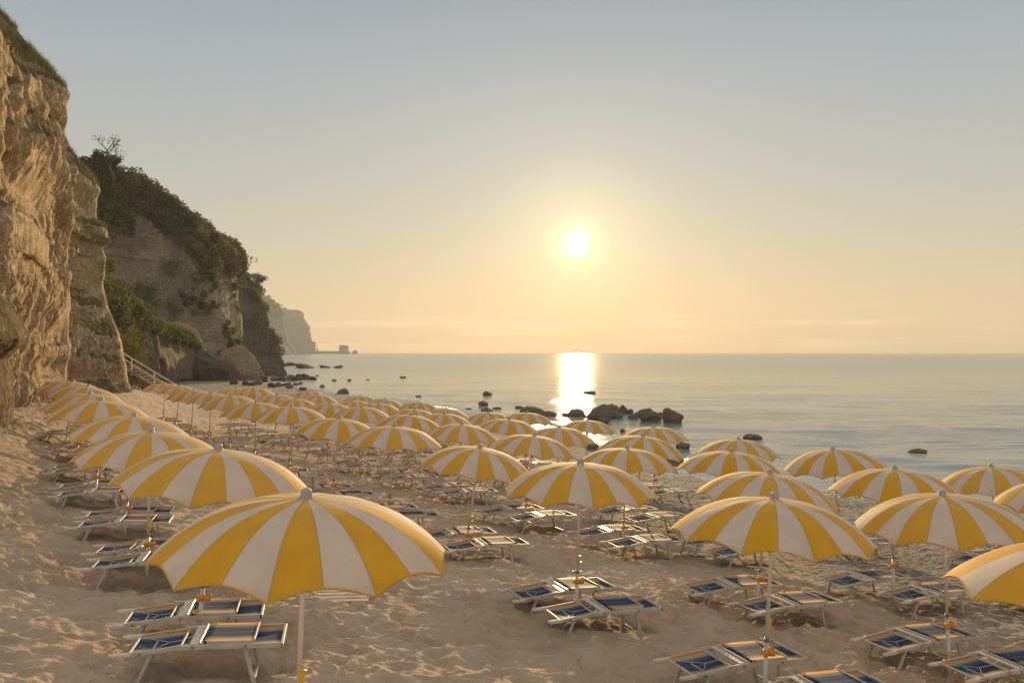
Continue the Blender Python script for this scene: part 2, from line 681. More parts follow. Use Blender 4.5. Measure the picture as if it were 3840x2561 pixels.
M_SCRUB = mat_leaf('scrub_leaves', (.085, .11, .033), (.20, .175, .05), (.30, .22, .07), .45, .11)
M_BUSH = mat_leaf('bush_leaves', (.075, .10, .028), (.14, .15, .038), (.22, .20, .05), .42)
M_RUST = mat_leaf('rusty_leaves', (.13, .075, .04), (.10, .08, .035), (.17, .085, .05), .3)
M_TREE = mat_leaf('tree_leaves', (.06, .07, .035), (.09, .095, .04), (.11, .10, .05), .3)
M_GRASS = mat_leaf('dry_grass', (.11, .125, .03), (.20, .17, .05), (.28, .20, .07), .45, 1.5)
M_BARK = mat_simple('bark', (.11, .085, .065), .9, var=.3)


def mat_sea():
    t = NT('sea_water')
    p = t.pos()
    n1 = t.noise(1.0, 3, p, .55, .1, (.09, 2.4, 1))
    n2 = t.noise(1.0, 4, p, .6, .15, (.028, .8, 1))
    n3 = t.noise(1.0, 2, p, .5, .05, (.3, 7.0, 1))
    n4 = t.noise(1.0, 3, p, .5, .6, (.03, .12, 1))          # gusts: calm and ruffled patches
    gust = t.math('ADD', .55, t.math('MULTIPLY', t.smooth(n4, .35, .68), .8))
    h = t.math('ADD', t.math('MULTIPLY', n1, .075), t.math('MULTIPLY', n2, .085))
    h = t.math('ADD', h, t.math('MULTIPLY', n3, .028))
    n6 = t.noise(1.0, 1, p, .5, .05, (.8, 15.0, 1))
    h = t.math('ADD', h, t.math('MULTIPLY', n6, .011))
    n5 = t.noise(1.0, 1, p, .5, .1, (.7, .35, 1))
    h = t.math('ADD', h, t.math('MULTIPLY', n5, .007))
    out_ = t.smooth(t.xyz(p, 1), 45, 260)                     # offshore the chop is finer than a pixel: it becomes gloss stretched along the swell
    h = t.math('MULTIPLY', t.math('MULTIPLY', h, gust), t.math('SUBTRACT', 1.0, t.math('MULTIPLY', out_, .93)))
    nm = t.bump(h, 1.0, 1.0)
    foam = t.n('ShaderNodeAttribute', attribute_name='foam').outputs['Fac']
    fz = t.smooth(t.math('ADD', t.math('MULTIPLY', t.noise(5.0, 5, p, .7, 1.0, (1, 2, 1)), .9), t.math('MULTIPLY', foam, .55)), .72, .95)
    ff = t.math('MULTIPLY', fz, t.smooth(foam, .02, .4))
    base = t.mix(t.smooth(n4, .3, .7), (.21, .235, .21), (.26, .275, .24))
    c = t.mix(t.math('MULTIPLY', ff, .7), base, (.62, .58, .53))
    r = t.math('ADD', t.math('ADD', .06, t.math('MULTIPLY', out_, .08)), t.math('MULTIPLY', ff, .5))
    pr = t.pbr(c, r, 0, .5, nm, IOR=1.6, Anisotropic=.85)
    tg = t.n('ShaderNodeCombineXYZ')
    tg.inputs[1].default_value = 1.0
    t.t.links.new(tg.outputs[0], pr.node.inputs['Tangent'])
    return t.done(pr)


M_SEA = mat_sea()
M_SAND = mat_sand()

# ------------------------------------------------------------------ beach: height of the ground
SHORE = np.array([(30, -6), (23, 10), (12.1, 28.7), (10.3, 31), (7.6, 37), (5.6, 44), (2.6, 54), (-3.2, 70), (-10, 83.5), (-19, 98), (-24, 107), (-35, 132), (-54, 190), (-58, 215), (-80, 240)], float)
FOOT = np.array([(-13, 5), (-15.5, 20), (-18.9, 33), (-21.0, 40), (-23.6, 46), (-26, 56), (-30.8, 71), (-40, 84), (-50, 105), (-58, 126), (-66, 150), (-74, 190), (-72, 232), (-88, 260)], float)


def shore_x(Y):
    return np.interp(Y, SHORE[:, 1], SHORE[:, 0])


def foot_x(Y):
    return np.interp(Y, FOOT[:, 1], FOOT[:, 0])


def ground(X, Y):
    X = np.asarray(X, float)
    Y = np.asarray(Y, float)
    u = X * .862 + Y * .507
    us = shore_x(Y) * .862 + Y * .507
    z = np.interp(u, [-12, 0, 2, 7.1, 10.7, 14, 17.5], [2.6, 1.78, 1.52, 1.05, .70, .45, .22])
    k = np.clip((u - 17.5) / np.maximum(us - 17.5, 3.0), 0, 3)
    z = np.where(u > 17.5, .22 * (1 - k) - .35 * np.clip(k - 1, 0, 2), z)
    d = X - foot_x(Y)
    t = np.clip(1 - d / 6.0, 0, 1)
    z = z + .75 * t * t * (3 - 2 * t)
    return z


def gz(x, y):
    return float(ground(np.array([x]), np.array([y]))[0])


def build_sand():
    ys = np.concatenate([np.linspace(3.2, 7, 60, endpoint=False), 1 / np.linspace(1 / 7, 1 / 45, 720), np.geomspace(45.3, 262, 130)])
    ta = np.linspace(-1.0, 1.08, 860)
    Yg, A = np.meshgrid(ys, ta, indexing='ij')
    X = Yg * A
    Z = ground(X, Yg)
    u = X * .862 + Yg * .507
    us = shore_x(Yg) * .862 + Yg * .507
    sh = np.clip((u - 11.5 + 1.6 * fbm(X * .2, Yg * .2, octs=3, seed=9)) / 5.0, 0, 1)
    sh = np.maximum(sh, np.clip((Yg - 55) / 25, 0, 1) * np.clip((X - foot_x(Yg) - 4) / 12, 0, 1))
    wx = X + .12 * vnoise(X * 2.2, Yg * 2.2, seed=4)
    wy = Yg + .12 * vnoise(X * 2.2 + 50, Yg * 2.2, seed=5)
    d1 = worley(wx / .36, wy / .33, 1)
    d2 = worley(wx / .17 + 9, wy / .15, 2)
    trod = np.clip(.95 + .5 * fbm(X * .22, Yg * .22, octs=3, seed=6), .5, 1.4)
    def pits(d, r, rim):
        return -np.exp(-(d / r) ** 2) + rim * np.exp(-((d - r * 1.75) / (r * .5)) ** 2)
    h = .064 * pits(d1, .34, .35) * trod + .025 * pits(d2, .36, .3) * trod + .03 * ridged(X * 1.5, Yg * 1.9, octs=3, seed=14) * trod
    h += .045 * fbm(X * .8, Yg * .8, octs=3, seed=7) + .05 * fbm(X * .25, Yg * .25, octs=2, seed=8)
    hp = .05 * fbm(X * .5, Yg * .5, octs=4, seed=12) + .02 * (worley(X / .2, Yg / .2, 4) - .4)
    far = np.clip((Yg - 45) / 40, 0, 1)
    bumps = (h * (1 - .75 * sh) + hp * sh) * (1 - .3 * far)
    bumps *= np.clip((us + 1.5 - u) / 3.0, .1, 1)
    Z = Z + bumps
    V = np.stack([X, Yg, Z], -1).reshape(-1, 3)
    me = np_mesh('sand', V, grid_faces(*X.shape)[:, ::-1])
    for nm, arr in (('shingle', sh), ('wet', np.clip((u - us + 1.3 + .5 * vnoise(X, Yg, seed=3)) / 1.0, 0, 1))):
        a = me.attributes.new(nm, 'FLOAT', 'POINT')
        a.data.foreach_set('value', arr.ravel().astype(np.float32))
    o = link('sand_beach', me, M_SAND)
    tag(o, 'trampled tan sand beach sloping down to a grey shingle strip', 'beach', kind='structure')


def build_sea():
    ys = np.concatenate([np.linspace(18, 30, 60, endpoint=False), 1 / np.linspace(1 / 30, 1 / 4300, 520)])
    ta = np.linspace(-1.0, 1.05, 620)
    Yg, A = np.meshgrid(ys, ta, indexing='ij')
    X = Yg * A
    dl = np.gradient(ys)[:, None] * np.ones_like(X)
    Z = np.zeros_like(X)
    for i, (lx, ly, amp) in enumerate([(2.2, .9, .035), (5.5, 2.2, .06), (14, 5, .07)]):
        w = np.clip((ly / np.maximum(dl, .02) - 2.0) / 3.0, 0, 1)
        Z += amp * w * vnoise(X / lx + .25 * Yg / lx, Yg / ly, seed=30 + i)
    sx = shore_x(Yg)
    off = (X - sx)
    # a small swell breaking along the shingle
    Z += .10 * np.exp(-((off - 2.2 - .9 * vnoise(Yg * .15, Yg * 0, seed=40)) / .7) ** 2) * (Yg < 90) * np.clip(vnoise(X * .15, Yg * .12, seed=41) + .4, 0, 1)
    foam = np.exp(-(np.maximum(off, 0) / 1.6) ** 2) * (off > -3) * (Yg < 230)
    foam = np.maximum(foam, .55 * np.exp(-((off - 5 - 2 * vnoise(Yg * .12, Yg * 0, seed=44)) / .8) ** 2) * (vnoise(X * .2, Yg * .2, seed=45) > .1) * (Yg < 75))
    V = np.stack([X, Yg, Z], -1).reshape(-1, 3)
    me = np_mesh('sea', V, grid_faces(*X.shape)[:, ::-1])
    a = me.attributes.new('foam', 'FLOAT', 'POINT')
    a.data.foreach_set('value', foam.ravel().astype(np.float32))
    tag(link('sea', me, M_SEA), 'calm grey green sea glittering under the low sun', 'sea', kind='structure')


build_sand()
build_sea()


# ------------------------------------------------------------------ cliffs
def resample(P, n):
    """P (k,m,3) control rows -> n rows, by smooth (Catmull-Rom) interpolation along axis 0"""
    k = len(P)
    t = np.linspace(0, k - 1, n)
    i = np.minimum(t.astype(int), k - 2)
    f = (t - i)[:, None, None]
    p0, p1, p2, p3 = P[np.maximum(i - 1, 0)], P[i], P[i + 1], P[np.minimum(i + 2, k - 1)]
    cr_ = .5 * ((2 * p1) + (-p0 + p2) * f + (2 * p0 - 5 * p1 + 4 * p2 - p3) * f ** 2 + (-p0 + 3 * p1 - 3 * p2 + p3) * f ** 3)
    return .35 * (p1 * (1 - f) + p2 * f) + .65 * cr_


def surface(P, nu, nv):
    P = resample(np.asarray(P, float), nu)
    return np.swapaxes(resample(np.swapaxes(P, 0, 1), nv), 0, 1)


def normals(S):
    du = np.gradient(S, axis=0)
    dv = np.gradient(S, axis=1)
    n = np.cross(du, dv)
    n /= np.linalg.norm(n, axis=-1, keepdims=True) + 1e-9
    return n


def wall_coord(S):
    """metres along the wall, the same at every height, so that flutes run straight down"""
    m = S.mean(0)[:, :2]
    return np.concatenate([[0], np.cumsum(np.linalg.norm(np.diff(m, axis=0), axis=1))])[None, :] * np.ones(S.shape[:2])


def rock_disp(S, k=1.0, seed=0, ledge=.5, flute=1.0):
    x, y, z = S[..., 0] / k, S[..., 1] / k, S[..., 2] / k
    q = wall_coord(S) / k
    w = 1.2 * fbm(x * .15, y * .15, z * .15, 3, seed + 50)
    d = .75 * fbm(x * .11, y * .11, z * .07, 3, seed)
    d = d + ledge * fbm(x * .05, y * .05, z * .55 + w * .5, 3, seed + 20)
    fl = ridged(q * 1.2 + w * .25, q * 0 + w * .2, z * .2, 3, seed + 10)
    pat = np.clip(.6 + .7 * fbm(x * .18, y * .18, z * .2, 2, seed + 60), .15, 1.3)
    d = d + flute * pat * (.18 * fl + .17 * ridged(q * 2.6 + w * .2, q * 0, z * .45 + w * .3, 2, seed + 30) + .15 * fbm(q * 5.5, q * 0, z * 2.0, 2, seed + 40) + .07 * ridged(x * 6, y * 6, z * 5, 1, seed + 70))
    return d * k


def cliff(name, S, mat, label, amp=1.0, k=1.0, seed=0, keep=None, bias=-.2, ledge=.5, flute=1.0):
    n = normals(S)
    d = rock_disp(S, k, seed, ledge, flute) * amp + bias * k
    if keep is not None:
        d = d * keep
    wq = wall_coord(S)
    S = S + n * d[..., None]
    me = np_mesh(name, S.reshape(-1, 3), grid_faces(*S.shape[:2]))
    wa = me.attributes.new('wall', 'FLOAT_VECTOR', 'POINT')
    wa.data.foreach_set('vector', np.stack([wq, d, S[..., 2]], -1).astype(np.float32).ravel())
    o = link(name, me, mat)
    tag(o, label, 'cliff', kind='structure')
    return S


def nose_net(trace, Yn, offs, top):
    """control net: each row is the traced edge of the headland at its own distance, carried along the face by offsets"""
    rows = []
    tr = [at(px, py, Yn) for px, py in trace]
    first = tr[0] + np.array(top)
    tr = [first] + tr
    n = len(tr)
    for i, p in enumerate(tr):
        rows.append([p + np.array([ox * (1 + sp * (1 - i / n)), oy, oz * (1 - i / n)]) for ox, oy, oz, sp in offs])
    return np.array(rows)


# nearest mass: lit tan wall at the left edge
tr1 = [(-60, 200), (0, 286), (62, 348), (100, 400), (170, 518), (223, 580), (214, 660), (259, 741), (277, 850), (256, 980), (270, 1030), (257, 1080), (261, 1143), (268, 1232), (274, 1340), (258, 1430), (246, 1500), (240, 1560), (238, 1600)]
offs1 = [(10.5, -30, 1.5, .0), (7.0, -20, 1.0, .0), (4.3, -12.5, .5, .0), (1.9, -5.5, .2, .0), (.55, -1.6, 0, 0), (0, 0, 0, 0), (-1.0, 1.0, 0, 0), (-4, 2.5, 0, 0), (-11, 4, 0, 0)]
S = surface(nose_net(tr1, 46.5, offs1, (-7, 3, 3)), 300, 420)
v = np.linspace(0, 8, 420)[None, :]
keep = np.clip(np.abs(v - 5.0) / 1.4, .28, 1) * np.ones((300, 1))
S1 = cliff('cliff', S, M_CLIFF, 'sunlit tan tuff cliff at the left edge with fluted face', .9, 1.0, 3, keep)

# second mass: stepped headland behind it, grass along its top
tr2 = [(-130, -70), (-40, 0), (0, 42), (89, 134), (161, 223), (223, 295), (264, 352), (248, 402), (250, 464), (236, 496), (277, 563), (348, 652), (377, 712), (364, 750), (368, 826), (402, 857), (410, 893), (418, 910), (394, 935), (406, 969), (402, 1036), (394, 1066), (402, 1125), (429, 1196), (446, 1250), (464, 1339), (480, 1405), (496, 1470), (500, 1510), (502, 1540)]
offs2 = [(3.0, -30, 1, .2), (1.6, -21, .5, .2), (.7, -14, .3, .15), (.1, -7, .2, .1), (.15, -2, 0, 0), (0, 0, 0, 0), (-1.2, 1.2, 0, 0), (-5, 3, 0, 0), (-14, 6, 0, 0)]
S = surface(nose_net(tr2, 71, offs2, (-9, 4, 5)), 420, 330)
v = np.linspace(0, 8, 330)[None, :]
keep = np.clip(np.abs(v - 5.0) / 1.3, .22, 1) * np.ones((420, 1))
S2 = cliff('cliff', S, M_CLIFF, 'stepped tan headland with grassy top behind the sunlit wall', .95, 1.1, 21, keep)

# dark outcrop at the lower left edge
tr0 = [(-30, 1060), (10, 1100), (40, 1140), (68, 1190), (97, 1268), (64, 1312), (38, 1345), (44, 1400), (52, 1480), (50, 1560), (52, 1625), (54, 1660)]
offs0 = [(5, -14, .3, 0), (2.6, -7, .2, 0), (.9, -2.2, 0, 0), (0, 0, 0, 0), (-.7, .6, 0, 0), (-3, 1.6, 0, 0), (-7, 2.5, 0, 0)]
S = surface(nose_net(tr0, 30, offs0, (-3, 1, .8)), 150, 130)
v = np.linspace(0, 6, 130)[None, :]
S0 = cliff('cliff', S, M_CLIFFD, 'dark brown rock outcrop at the lower left edge of the sand', .55, .7, 41, np.clip(np.abs(v - 3) / 1.2, .3, 1) * np.ones((150, 1)))

# third mass: long wall with scrub above banded rock; columns follow the crest away from the camera
cols3 = [  # Y, crest, upper mid, scrub edge, rock mid, base (picture x, y)
    (172, (262, 650), (262, 740), (262, 880), (290, 1150), (330, 1460), (335, 1540)),
    (177, (352, 655), (372, 765), (425, 905), (440, 1150), (470, 1420), (480, 1480)),
    (183, (470, 672), (490, 760), (530, 850), (548, 1150), (585, 1400), (590, 1465)),
    (188, (560, 716), (580, 800), (610, 890), (640, 1150), (670, 1380), (680, 1450)),
    (193, (650, 780), (665, 850), (690, 925), (715, 1150), (745, 1370), (750, 1440)),
    (199, (732, 832), (742, 890), (760, 965), (785, 1150), (800, 1360), (800, 1425)),
    (211, (806, 898), (815, 950), (830, 1005), (848, 1160), (862, 1340), (860, 1410)),
    (223, (856, 930), (864, 975), (870, 1020), (886, 1160), (897, 1300), (880, 1405)),
    (230, (876, 968), (880, 1000), (882, 1055), (895, 1140), (909, 1255), (868, 1305)),
    (235, (866, 965), (868, 1000), (870, 1055), (880, 1150), (890, 1255), (850, 1330)),
    (256, (780, 940), (780, 1000), (780, 1060), (790, 1160), (790, 1280), (780, 1400))]
PX3 = [262, 352, 480, 590, 680, 750, 800, 860, 897, 909]
PY3 = [172, 175, 178, 184.5, 191, 194, 200, 211, 224, 230]


def y3(px):
    """distance of the long cliff behind a picture column"""
    return float(np.interp(px, PX3, PY3))


P = []
for i in range(7):
    row = []
    for cdef in cols3:
        Y = cdef[0]
        pts = cdef[1:]
        if i == 0:
            p = at(*pts[0], Y) + np.array([-10, 2, 1.2])
        else:
            p = at(*pts[i - 1], Y)
        row.append(p)
    P.append(row)
S = surface(P, 260, 420)
uu = np.linspace(0, 6, 260)[:, None] * np.ones((1, 420))
vv = np.linspace(0, 10, 420)[None, :] * np.ones((260, 1))
keep = np.clip(np.abs(vv - 8.0) / 1.1, .3, 1)
S3 = cliff('cliff', S, M_CLIFFG, 'long grey banded cliff with green scrub along its upper slope', .85, 1.5, 61, keep, ledge=.55, flute=1.0)

# fourth mass: dark headland in shade
tr4 = [(840, 1040), (880, 1030), (929, 1034), (960, 1075), (981, 1092), (966, 1112), (972, 1125), (990, 1150), (1003, 1185), (1010, 1215), (1010, 1238), (1030, 1252), (1042, 1285), (1050, 1315), (1055, 1345), (1066, 1365), (1080, 1378), (1082, 1392)]
offs4 = [(-14.0, -60, 1, .3), (-7, -34, .5, .2), (-2.4, -14, .3, .1), (-.2, -4, 0, 0), (0, 0, 0, 0), (-2, 2.5, 0, 0), (-9, 7, 0, 0), (-28, 14, 0, 0)]
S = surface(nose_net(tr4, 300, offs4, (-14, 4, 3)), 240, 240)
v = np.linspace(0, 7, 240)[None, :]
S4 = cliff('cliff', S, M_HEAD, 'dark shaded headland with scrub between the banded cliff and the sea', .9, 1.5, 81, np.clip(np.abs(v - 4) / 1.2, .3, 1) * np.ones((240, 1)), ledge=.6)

# far headlands, pale in the haze (two masses) and the reef with its block
N5 = lambda x, y: (850 + x / 3.484, 1000 + y / 3.484)
tr5 = [N5(380, 380), N5(430, 400), N5(500, 430), N5(590, 480), N5(680, 560), N5(705, 640), N5(740, 720), N5(770, 800), N5(800, 900), N5(830, 1000), N5(880, 1090), N5(905, 1135), N5(910, 1160)]
offs5 = [(-8, -520, 0, 0), (-6, -300, 0, 0), (-5, -130, 0, 0), (0, -33, 0, 0), (0, 0, 0, 0), (-16, 23, 0, 0), (-100, 66, 0, 0), (-260, 100, 0, 0)]
S = surface(nose_net(tr5, 1900, offs5, (-100, 16, 23)), 150, 150)
v = np.linspace(0, 7, 150)[None, :]
S5 = cliff('cliff', S, M_CLIFFF, 'hazy pale cliff with trees on its slope in front of the farthest headland', 1.0, 8.0, 101, np.clip(np.abs(v - 4) / 1.2, .3, 1) * np.ones((150, 1)))
tr6 = [N5(640, 575), N5(760, 572), N5(880, 568), N5(950, 580), N5(998, 612), N5(1010, 665), N5(1050, 735), N5(1085, 790), N5(1082, 850), N5(1098, 878), N5(1110, 940), N5(1112, 968), N5(1160, 985), N5(1162, 1040), N5(1170, 1100), N5(1176, 1138), N5(1180, 1165)]
offs6 = [(-240, -240, 0, 0), (-180, -155, 0, 0), (-98, -73, 0, 0), (-29, -20, 0, 0), (0, 0, 0, 0), (-16, 33, 0, 0), (-98, 98, 0, 0), (-325, 146, 0, 0)]
S = surface(nose_net(tr6, 2600, offs6, (-65, 65, 5)), 170, 170)
v = np.linspace(0, 7, 170)[None, :]
S6 = cliff('cliff', S, M_CLIFFF, 'farthest hazy headland with a flat top and layered seaward edge', .9, 9.5, 121, np.clip(np.abs(v - 4) / 1.2, .25, 1) * np.ones((170, 1)), ledge=.8)


# ------------------------------------------------------------------ rocks
def ico(sub):
    import bmesh
    bm = bmesh.new()
    bmesh.ops.create_icosphere(bm, subdivisions=sub, radius=1)
    V = np.array([v.co[:] for v in bm.verts])
    Ft = np.array([[v.index for v in f.verts] for f in bm.faces])
    bm.free()
    return V, Ft


ICO = {s: ico(s) for s in (3, 4, 5)}


def rock_mesh(name, w, d, h, seed, sub=4, angular=.5, lean=0.0, rough=.07, boxy=False):
    """a weathered block: soft intersection of random planes, then noise"""
    rng = np.random.default_rng(seed)
    V, Ft = ICO[sub]
    n = V / np.linalg.norm(V, axis=1, keepdims=True)
    pl = rng.normal(size=(14, 3))
    pl /= np.linalg.norm(pl, axis=1, keepdims=True)
    di = rng.uniform(.72, 1.0, 14)
    if boxy:
        pl = np.array([(1, .06, .05), (-1, .05, .08), (.04, 1, 0), (0, -1, .1), (.05, 0, 1), (0, 0, -1)], float)
        pl /= np.linalg.norm(pl, axis=1, keepdims=True)
        di = np.full(6, .75)
        n = n * np.array([1, 1, 1])
    dots = np.maximum(n @ pl.T, .05) / di
    r = 1 / (np.sum(dots ** 14, axis=1) ** (1 / 14))
    r = np.clip(r, .5, 1.5)
    r = angular * r + (1 - angular)
    q = n * 2.0 + seed
    r = r * (1 + rough * 1.8 * fbm(q[:, 0], q[:, 1], q[:, 2], 4, seed))
    P = n * r[:, None]
    lo, hi = P.min(0), P.max(0)
    P = (P - (lo + hi) / 2) / (hi - lo)
    z = (P[:, 2] + .5)
    P[:, 0] += lean * (z - .3)
    lo, hi = P.min(0), P.max(0)
    P = (P - (lo + hi) / 2) / (hi - lo)
    P = P * np.array([w, d, h * 1.45])
    P[:, 2] += h * 1.45 / 2 - h * .45
    return np_mesh(name, P, Ft)


def rock(px0, px1, pyt, pyb, label, zb=0.0, mat=None, seed=1, group=None, name='rock', cat='rock', depth=.8, sub=4, angular=.5, lean=0.0, Y=None, rough=.07, boxy=False):
    """block whose foot stands at height zb where the photograph shows it"""
    if Y is None:
        Y = F * (EYE - zb) / (pyb - HY)
    w = (px1 - px0) / F * Y
    h = (pyb - pyt) / F * Y
    x = ((px0 + px1) / 2 - CX) / F * Y
    me = rock_mesh(name, w, w * depth, h, seed, sub, angular, lean, rough, boxy)
    o = link(name, me, mat or M_SEAROCK, None, (x, Y + w * depth * .35, EYE - (pyb - HY) / F * Y))
    o.rotation_euler.z = 0
    tag(o, label, cat, group)
    return o


SG = 'rocks in the shallows'
rock(2488, 2572, 1529, 1585, 'large upright angular rock at the right end of the rock bar', seed=11, angular=.8, lean=-.25, group=SG)
rock(2400, 2487, 1542, 1578, 'broad dark rock just left of the upright angular rock', seed=12, group=SG)
rock(2378, 2460, 1531, 1560, 'dark rock showing behind the broad rock of the bar', seed=13, group=SG)
rock(2466, 2494, 1545, 1562, 'small rock between the broad rock and the upright one', seed=14, group=SG)
rock(2354, 2398, 1550, 1570, 'low rounded rock at the front foot of the rock bar', seed=15, group=SG)
rock(2352, 2377, 1533, 1554, 'small block on the right shoulder of the rock bar', seed=16, group=SG)
rock(2318, 2357, 1517, 1552, 'tall rounded rock on top of the rock bar, right of the peaked one', seed=17, group=SG)
rock(2272, 2324, 1514, 1548, 'peaked rock at the highest point of the rock bar', seed=18, group=SG, angular=.7)
rock(2286, 2340, 1541, 1568, 'wide rock below the peaked one on the rock bar', seed=19, group=SG)
rock(2200, 2298, 1515, 1573, 'biggest dark boulder of the rock bar, beside the sun glitter', seed=20, group=SG)
rock(2126, 2206, 1530, 1563, 'rock at the left end of the bar inside the sun glitter', seed=22, group=SG)
rock(2105, 2129, 1545, 1561, 'tiny rock left of the bar in the sun glitter', seed=23, group=SG, sub=3)
rock(1948, 2050, 1524, 1560, 'long whaleback rock left of the sun glitter', seed=24, group=SG, lean=-.2)
rock(2030, 2090, 1542, 1563, 'low tail of rock at the right end of the whaleback', seed=25, group=SG)
rock(1930, 1966, 1522, 1531, 'flat rock touching the left end of the whaleback', seed=26, group=SG, sub=3)
rock(1800, 1856, 1528, 1547, 'pyramid shaped rock in the water behind the parasols', seed=27, group=SG, angular=.7)
rock(1846, 1881, 1526, 1536, 'flat low rock just right of the pyramid shaped one', seed=28, group=SG, sub=3)
rock(1792, 1831, 1503, 1521, 'domed rock farther out behind the pyramid shaped one', seed=29, group=SG)
rock(1747, 1769, 1530, 1537, 'very small rock left of the pyramid shaped one', seed=30, group=SG, sub=3)
rock(1809, 1846, 1466, 1481, 'single blocky rock far out left of the sun glitter', seed=31, group=SG, angular=.7)
rock(1257, 1306, 1456, 1479, 'large domed rock by the shore beyond the farthest parasols', seed=32, group=SG)
rock(2240, 2288, 1566, 1590, 'rounded rock behind the top of a parasol below the rock bar', seed=33, group=SG)
rock(2325, 2346, 1607, 1622, 'small wet rock between two parasols near the water', seed=34, group=SG, sub=3)
rock(2538, 2592, 1658, 1682, 'dark rock in the wash under a parasol rim below the upright rock', seed=35, group=SG)
rock(2500, 2570, 1712, 1748, 'dark boulder at the water edge left of the paired parasols', seed=36, group=SG)
rock(2196, 2250, 1660, 1685, 'boulder half hidden behind a parasol at the shingle edge', seed=37, group=SG)
rock(2790, 2866, 1628, 1647, 'low pointed rock in the water above a parasol top', seed=38, group=SG)
rock(3414, 3488, 1683, 1701, 'lone low rock in the open water at the right', seed=39, group=SG)
rock(1498, 1524, 1411, 1417, 'flat far rock awash in mid water', seed=40, group=SG, sub=3)
rock(1196, 1217, 1441, 1451, 'small domed rock left of the large domed rock', seed=41, group=SG, sub=3)
rock(1241, 1261, 1422, 1428, 'flat small rock farthest left in the far shallows', seed=42, group=SG, sub=3)
rock(1301, 1317, 1421, 1428, 'little round rock in the middle of the far shallows', seed=43, group=SG, sub=3)
rock(1371, 1386, 1421, 1425, 'flat small rock farthest right in the far shallows', seed=44, group=SG, sub=3)
rock(1180, 1196, 1406, 1410, 'tiny rock off the tip of the boulder heap', seed=45, group=SG, sub=3)
rock(1555, 1582, 1483, 1487, 'thin rock barely breaking the surface in mid water', seed=46, group=SG, sub=3)
rock(2178, 2238, 1464, 1475, 'low rock awash in the middle of the sun glitter', seed=47, group=SG, sub=3)
# slabs of reef off the dark headland
SR = 'reef slabs off the dark headland'
rock(1062, 1112, 1358, 1371, 'long flat reef slab touching the dark headland', seed=51, group=SR, angular=.6)
rock(1098, 1188, 1362, 1380, 'wedge shaped reef slab, largest off the dark headland', seed=52, group=SR, angular=.85, lean=-.4)
rock(1191, 1238, 1369, 1379, 'thin wedge of reef right of the largest slab', seed=53, group=SR, angular=.85, lean=-.4)
rock(1248, 1284, 1369, 1380, 'outermost wedge of reef with a raised right end', seed=54, group=SR, angular=.85, lean=.4)
# boulder heap along the far shore
SB = 'boulders along the far shore'
HEAP = [(1070, 1108, 1404, 1425, 'pale topped boulder at the inner end of the boulder heap'), (1105, 1130, 1402, 1421, 'tall boulder second along the boulder heap'), (1125, 1153, 1401, 1420, 'twin topped boulder in the middle of the boulder heap'), (1143, 1162, 1405, 1421, 'small boulder right of the twin topped one'), (1155, 1186, 1411, 1423, 'low boulder at the outer tip of the heap'),
        (1088, 1116, 1412, 1426, 'flat boulder in front of the boulder heap'), (1030, 1055, 1432, 1449, 'rounded boulder on the shore below the heap'), (1000, 1032, 1434, 1452, 'dark boulder left of the rounded shore boulder'), (1066, 1093, 1434, 1446, 'boulder in the shallows right of the rounded one'), (1068, 1098, 1440, 1456, 'pointed boulder nearest the far parasols'),
        (1052, 1072, 1438, 1446, 'small stone left of the pointed boulder'), (1098, 1118, 1436, 1443, 'low stone right of the pointed boulder'), (1115, 1135, 1433, 1438, 'flat stone farthest right along the far shore'), (1119, 1150, 1452, 1462, 'cluster stone at the water line by the far parasols'), (980, 1004, 1412, 1432, 'boulder under the tan rock face foot'), (950, 982, 1425, 1443, 'dark stone between tan rock and beach'), (905, 932, 1424, 1444, 'tilted slab stone on the far beach below the tan rock'), (860, 890, 1424, 1442, 'dark stone on the far beach below the layered boulder'), (1010, 1046, 1412, 1428, 'pale streaked stone at the root of the heap'), (1040, 1072, 1412, 1428, 'brown stone beside the pale streaked one'), (930, 956, 1430, 1446, 'squat stone among the far beach stones'), (1118, 1136, 1410, 1424, 'wet stone at the front of the heap')]
for i, (a, b, t_, bt, lb) in enumerate(HEAP):
    rock(a, b, t_, bt, lb, zb=0.05, seed=60 + i, group=SB, mat=M_BOULDER if i % 3 else M_SEAROCK, sub=3, angular=.6)
# great fallen blocks at the foot of the long cliff
rock(618, 850, 1296, 1425, 'huge layered grey boulder fallen at the foot of the long cliff', mat=M_BOULDER, seed=91, name='boulder', cat='boulder', Y=143, sub=5, angular=.75, lean=-.25, depth=.6)
rock(812, 982, 1294, 1425, 'smooth tan boulder leaning beside the huge layered one', mat=M_TANROCK, seed=95, name='boulder', cat='boulder', Y=149, sub=5, angular=.6, lean=-.22, depth=.6, rough=.04)
rock(492, 585, 1262, 1400, 'dark pointed rock pinnacle beside the beach stairs', mat=M_CLIFFD, seed=93, name='boulder', cat='boulder', Y=102, sub=5, angular=.75, lean=-.2)
rock(580, 622, 1342, 1402, 'squat dark boulder between the pinnacle and the layered boulder', mat=M_CLIFFD, seed=94, name='boulder', cat='boulder', Y=126)
rock(612, 760, 1200, 1360, 'pale upright slab of rock under the scrub mound', mat=M_TANROCK, seed=99, name='boulder', cat='boulder', Y=146, sub=5, angular=.85, lean=-.12)
rock(965, 1072, 1368, 1420, 'sloping dark rock ledge at the foot of the dark headland', mat=M_CLIFFD, seed=97, name='boulder', cat='boulder', Y=175, sub=4, angular=.7, lean=-.3)
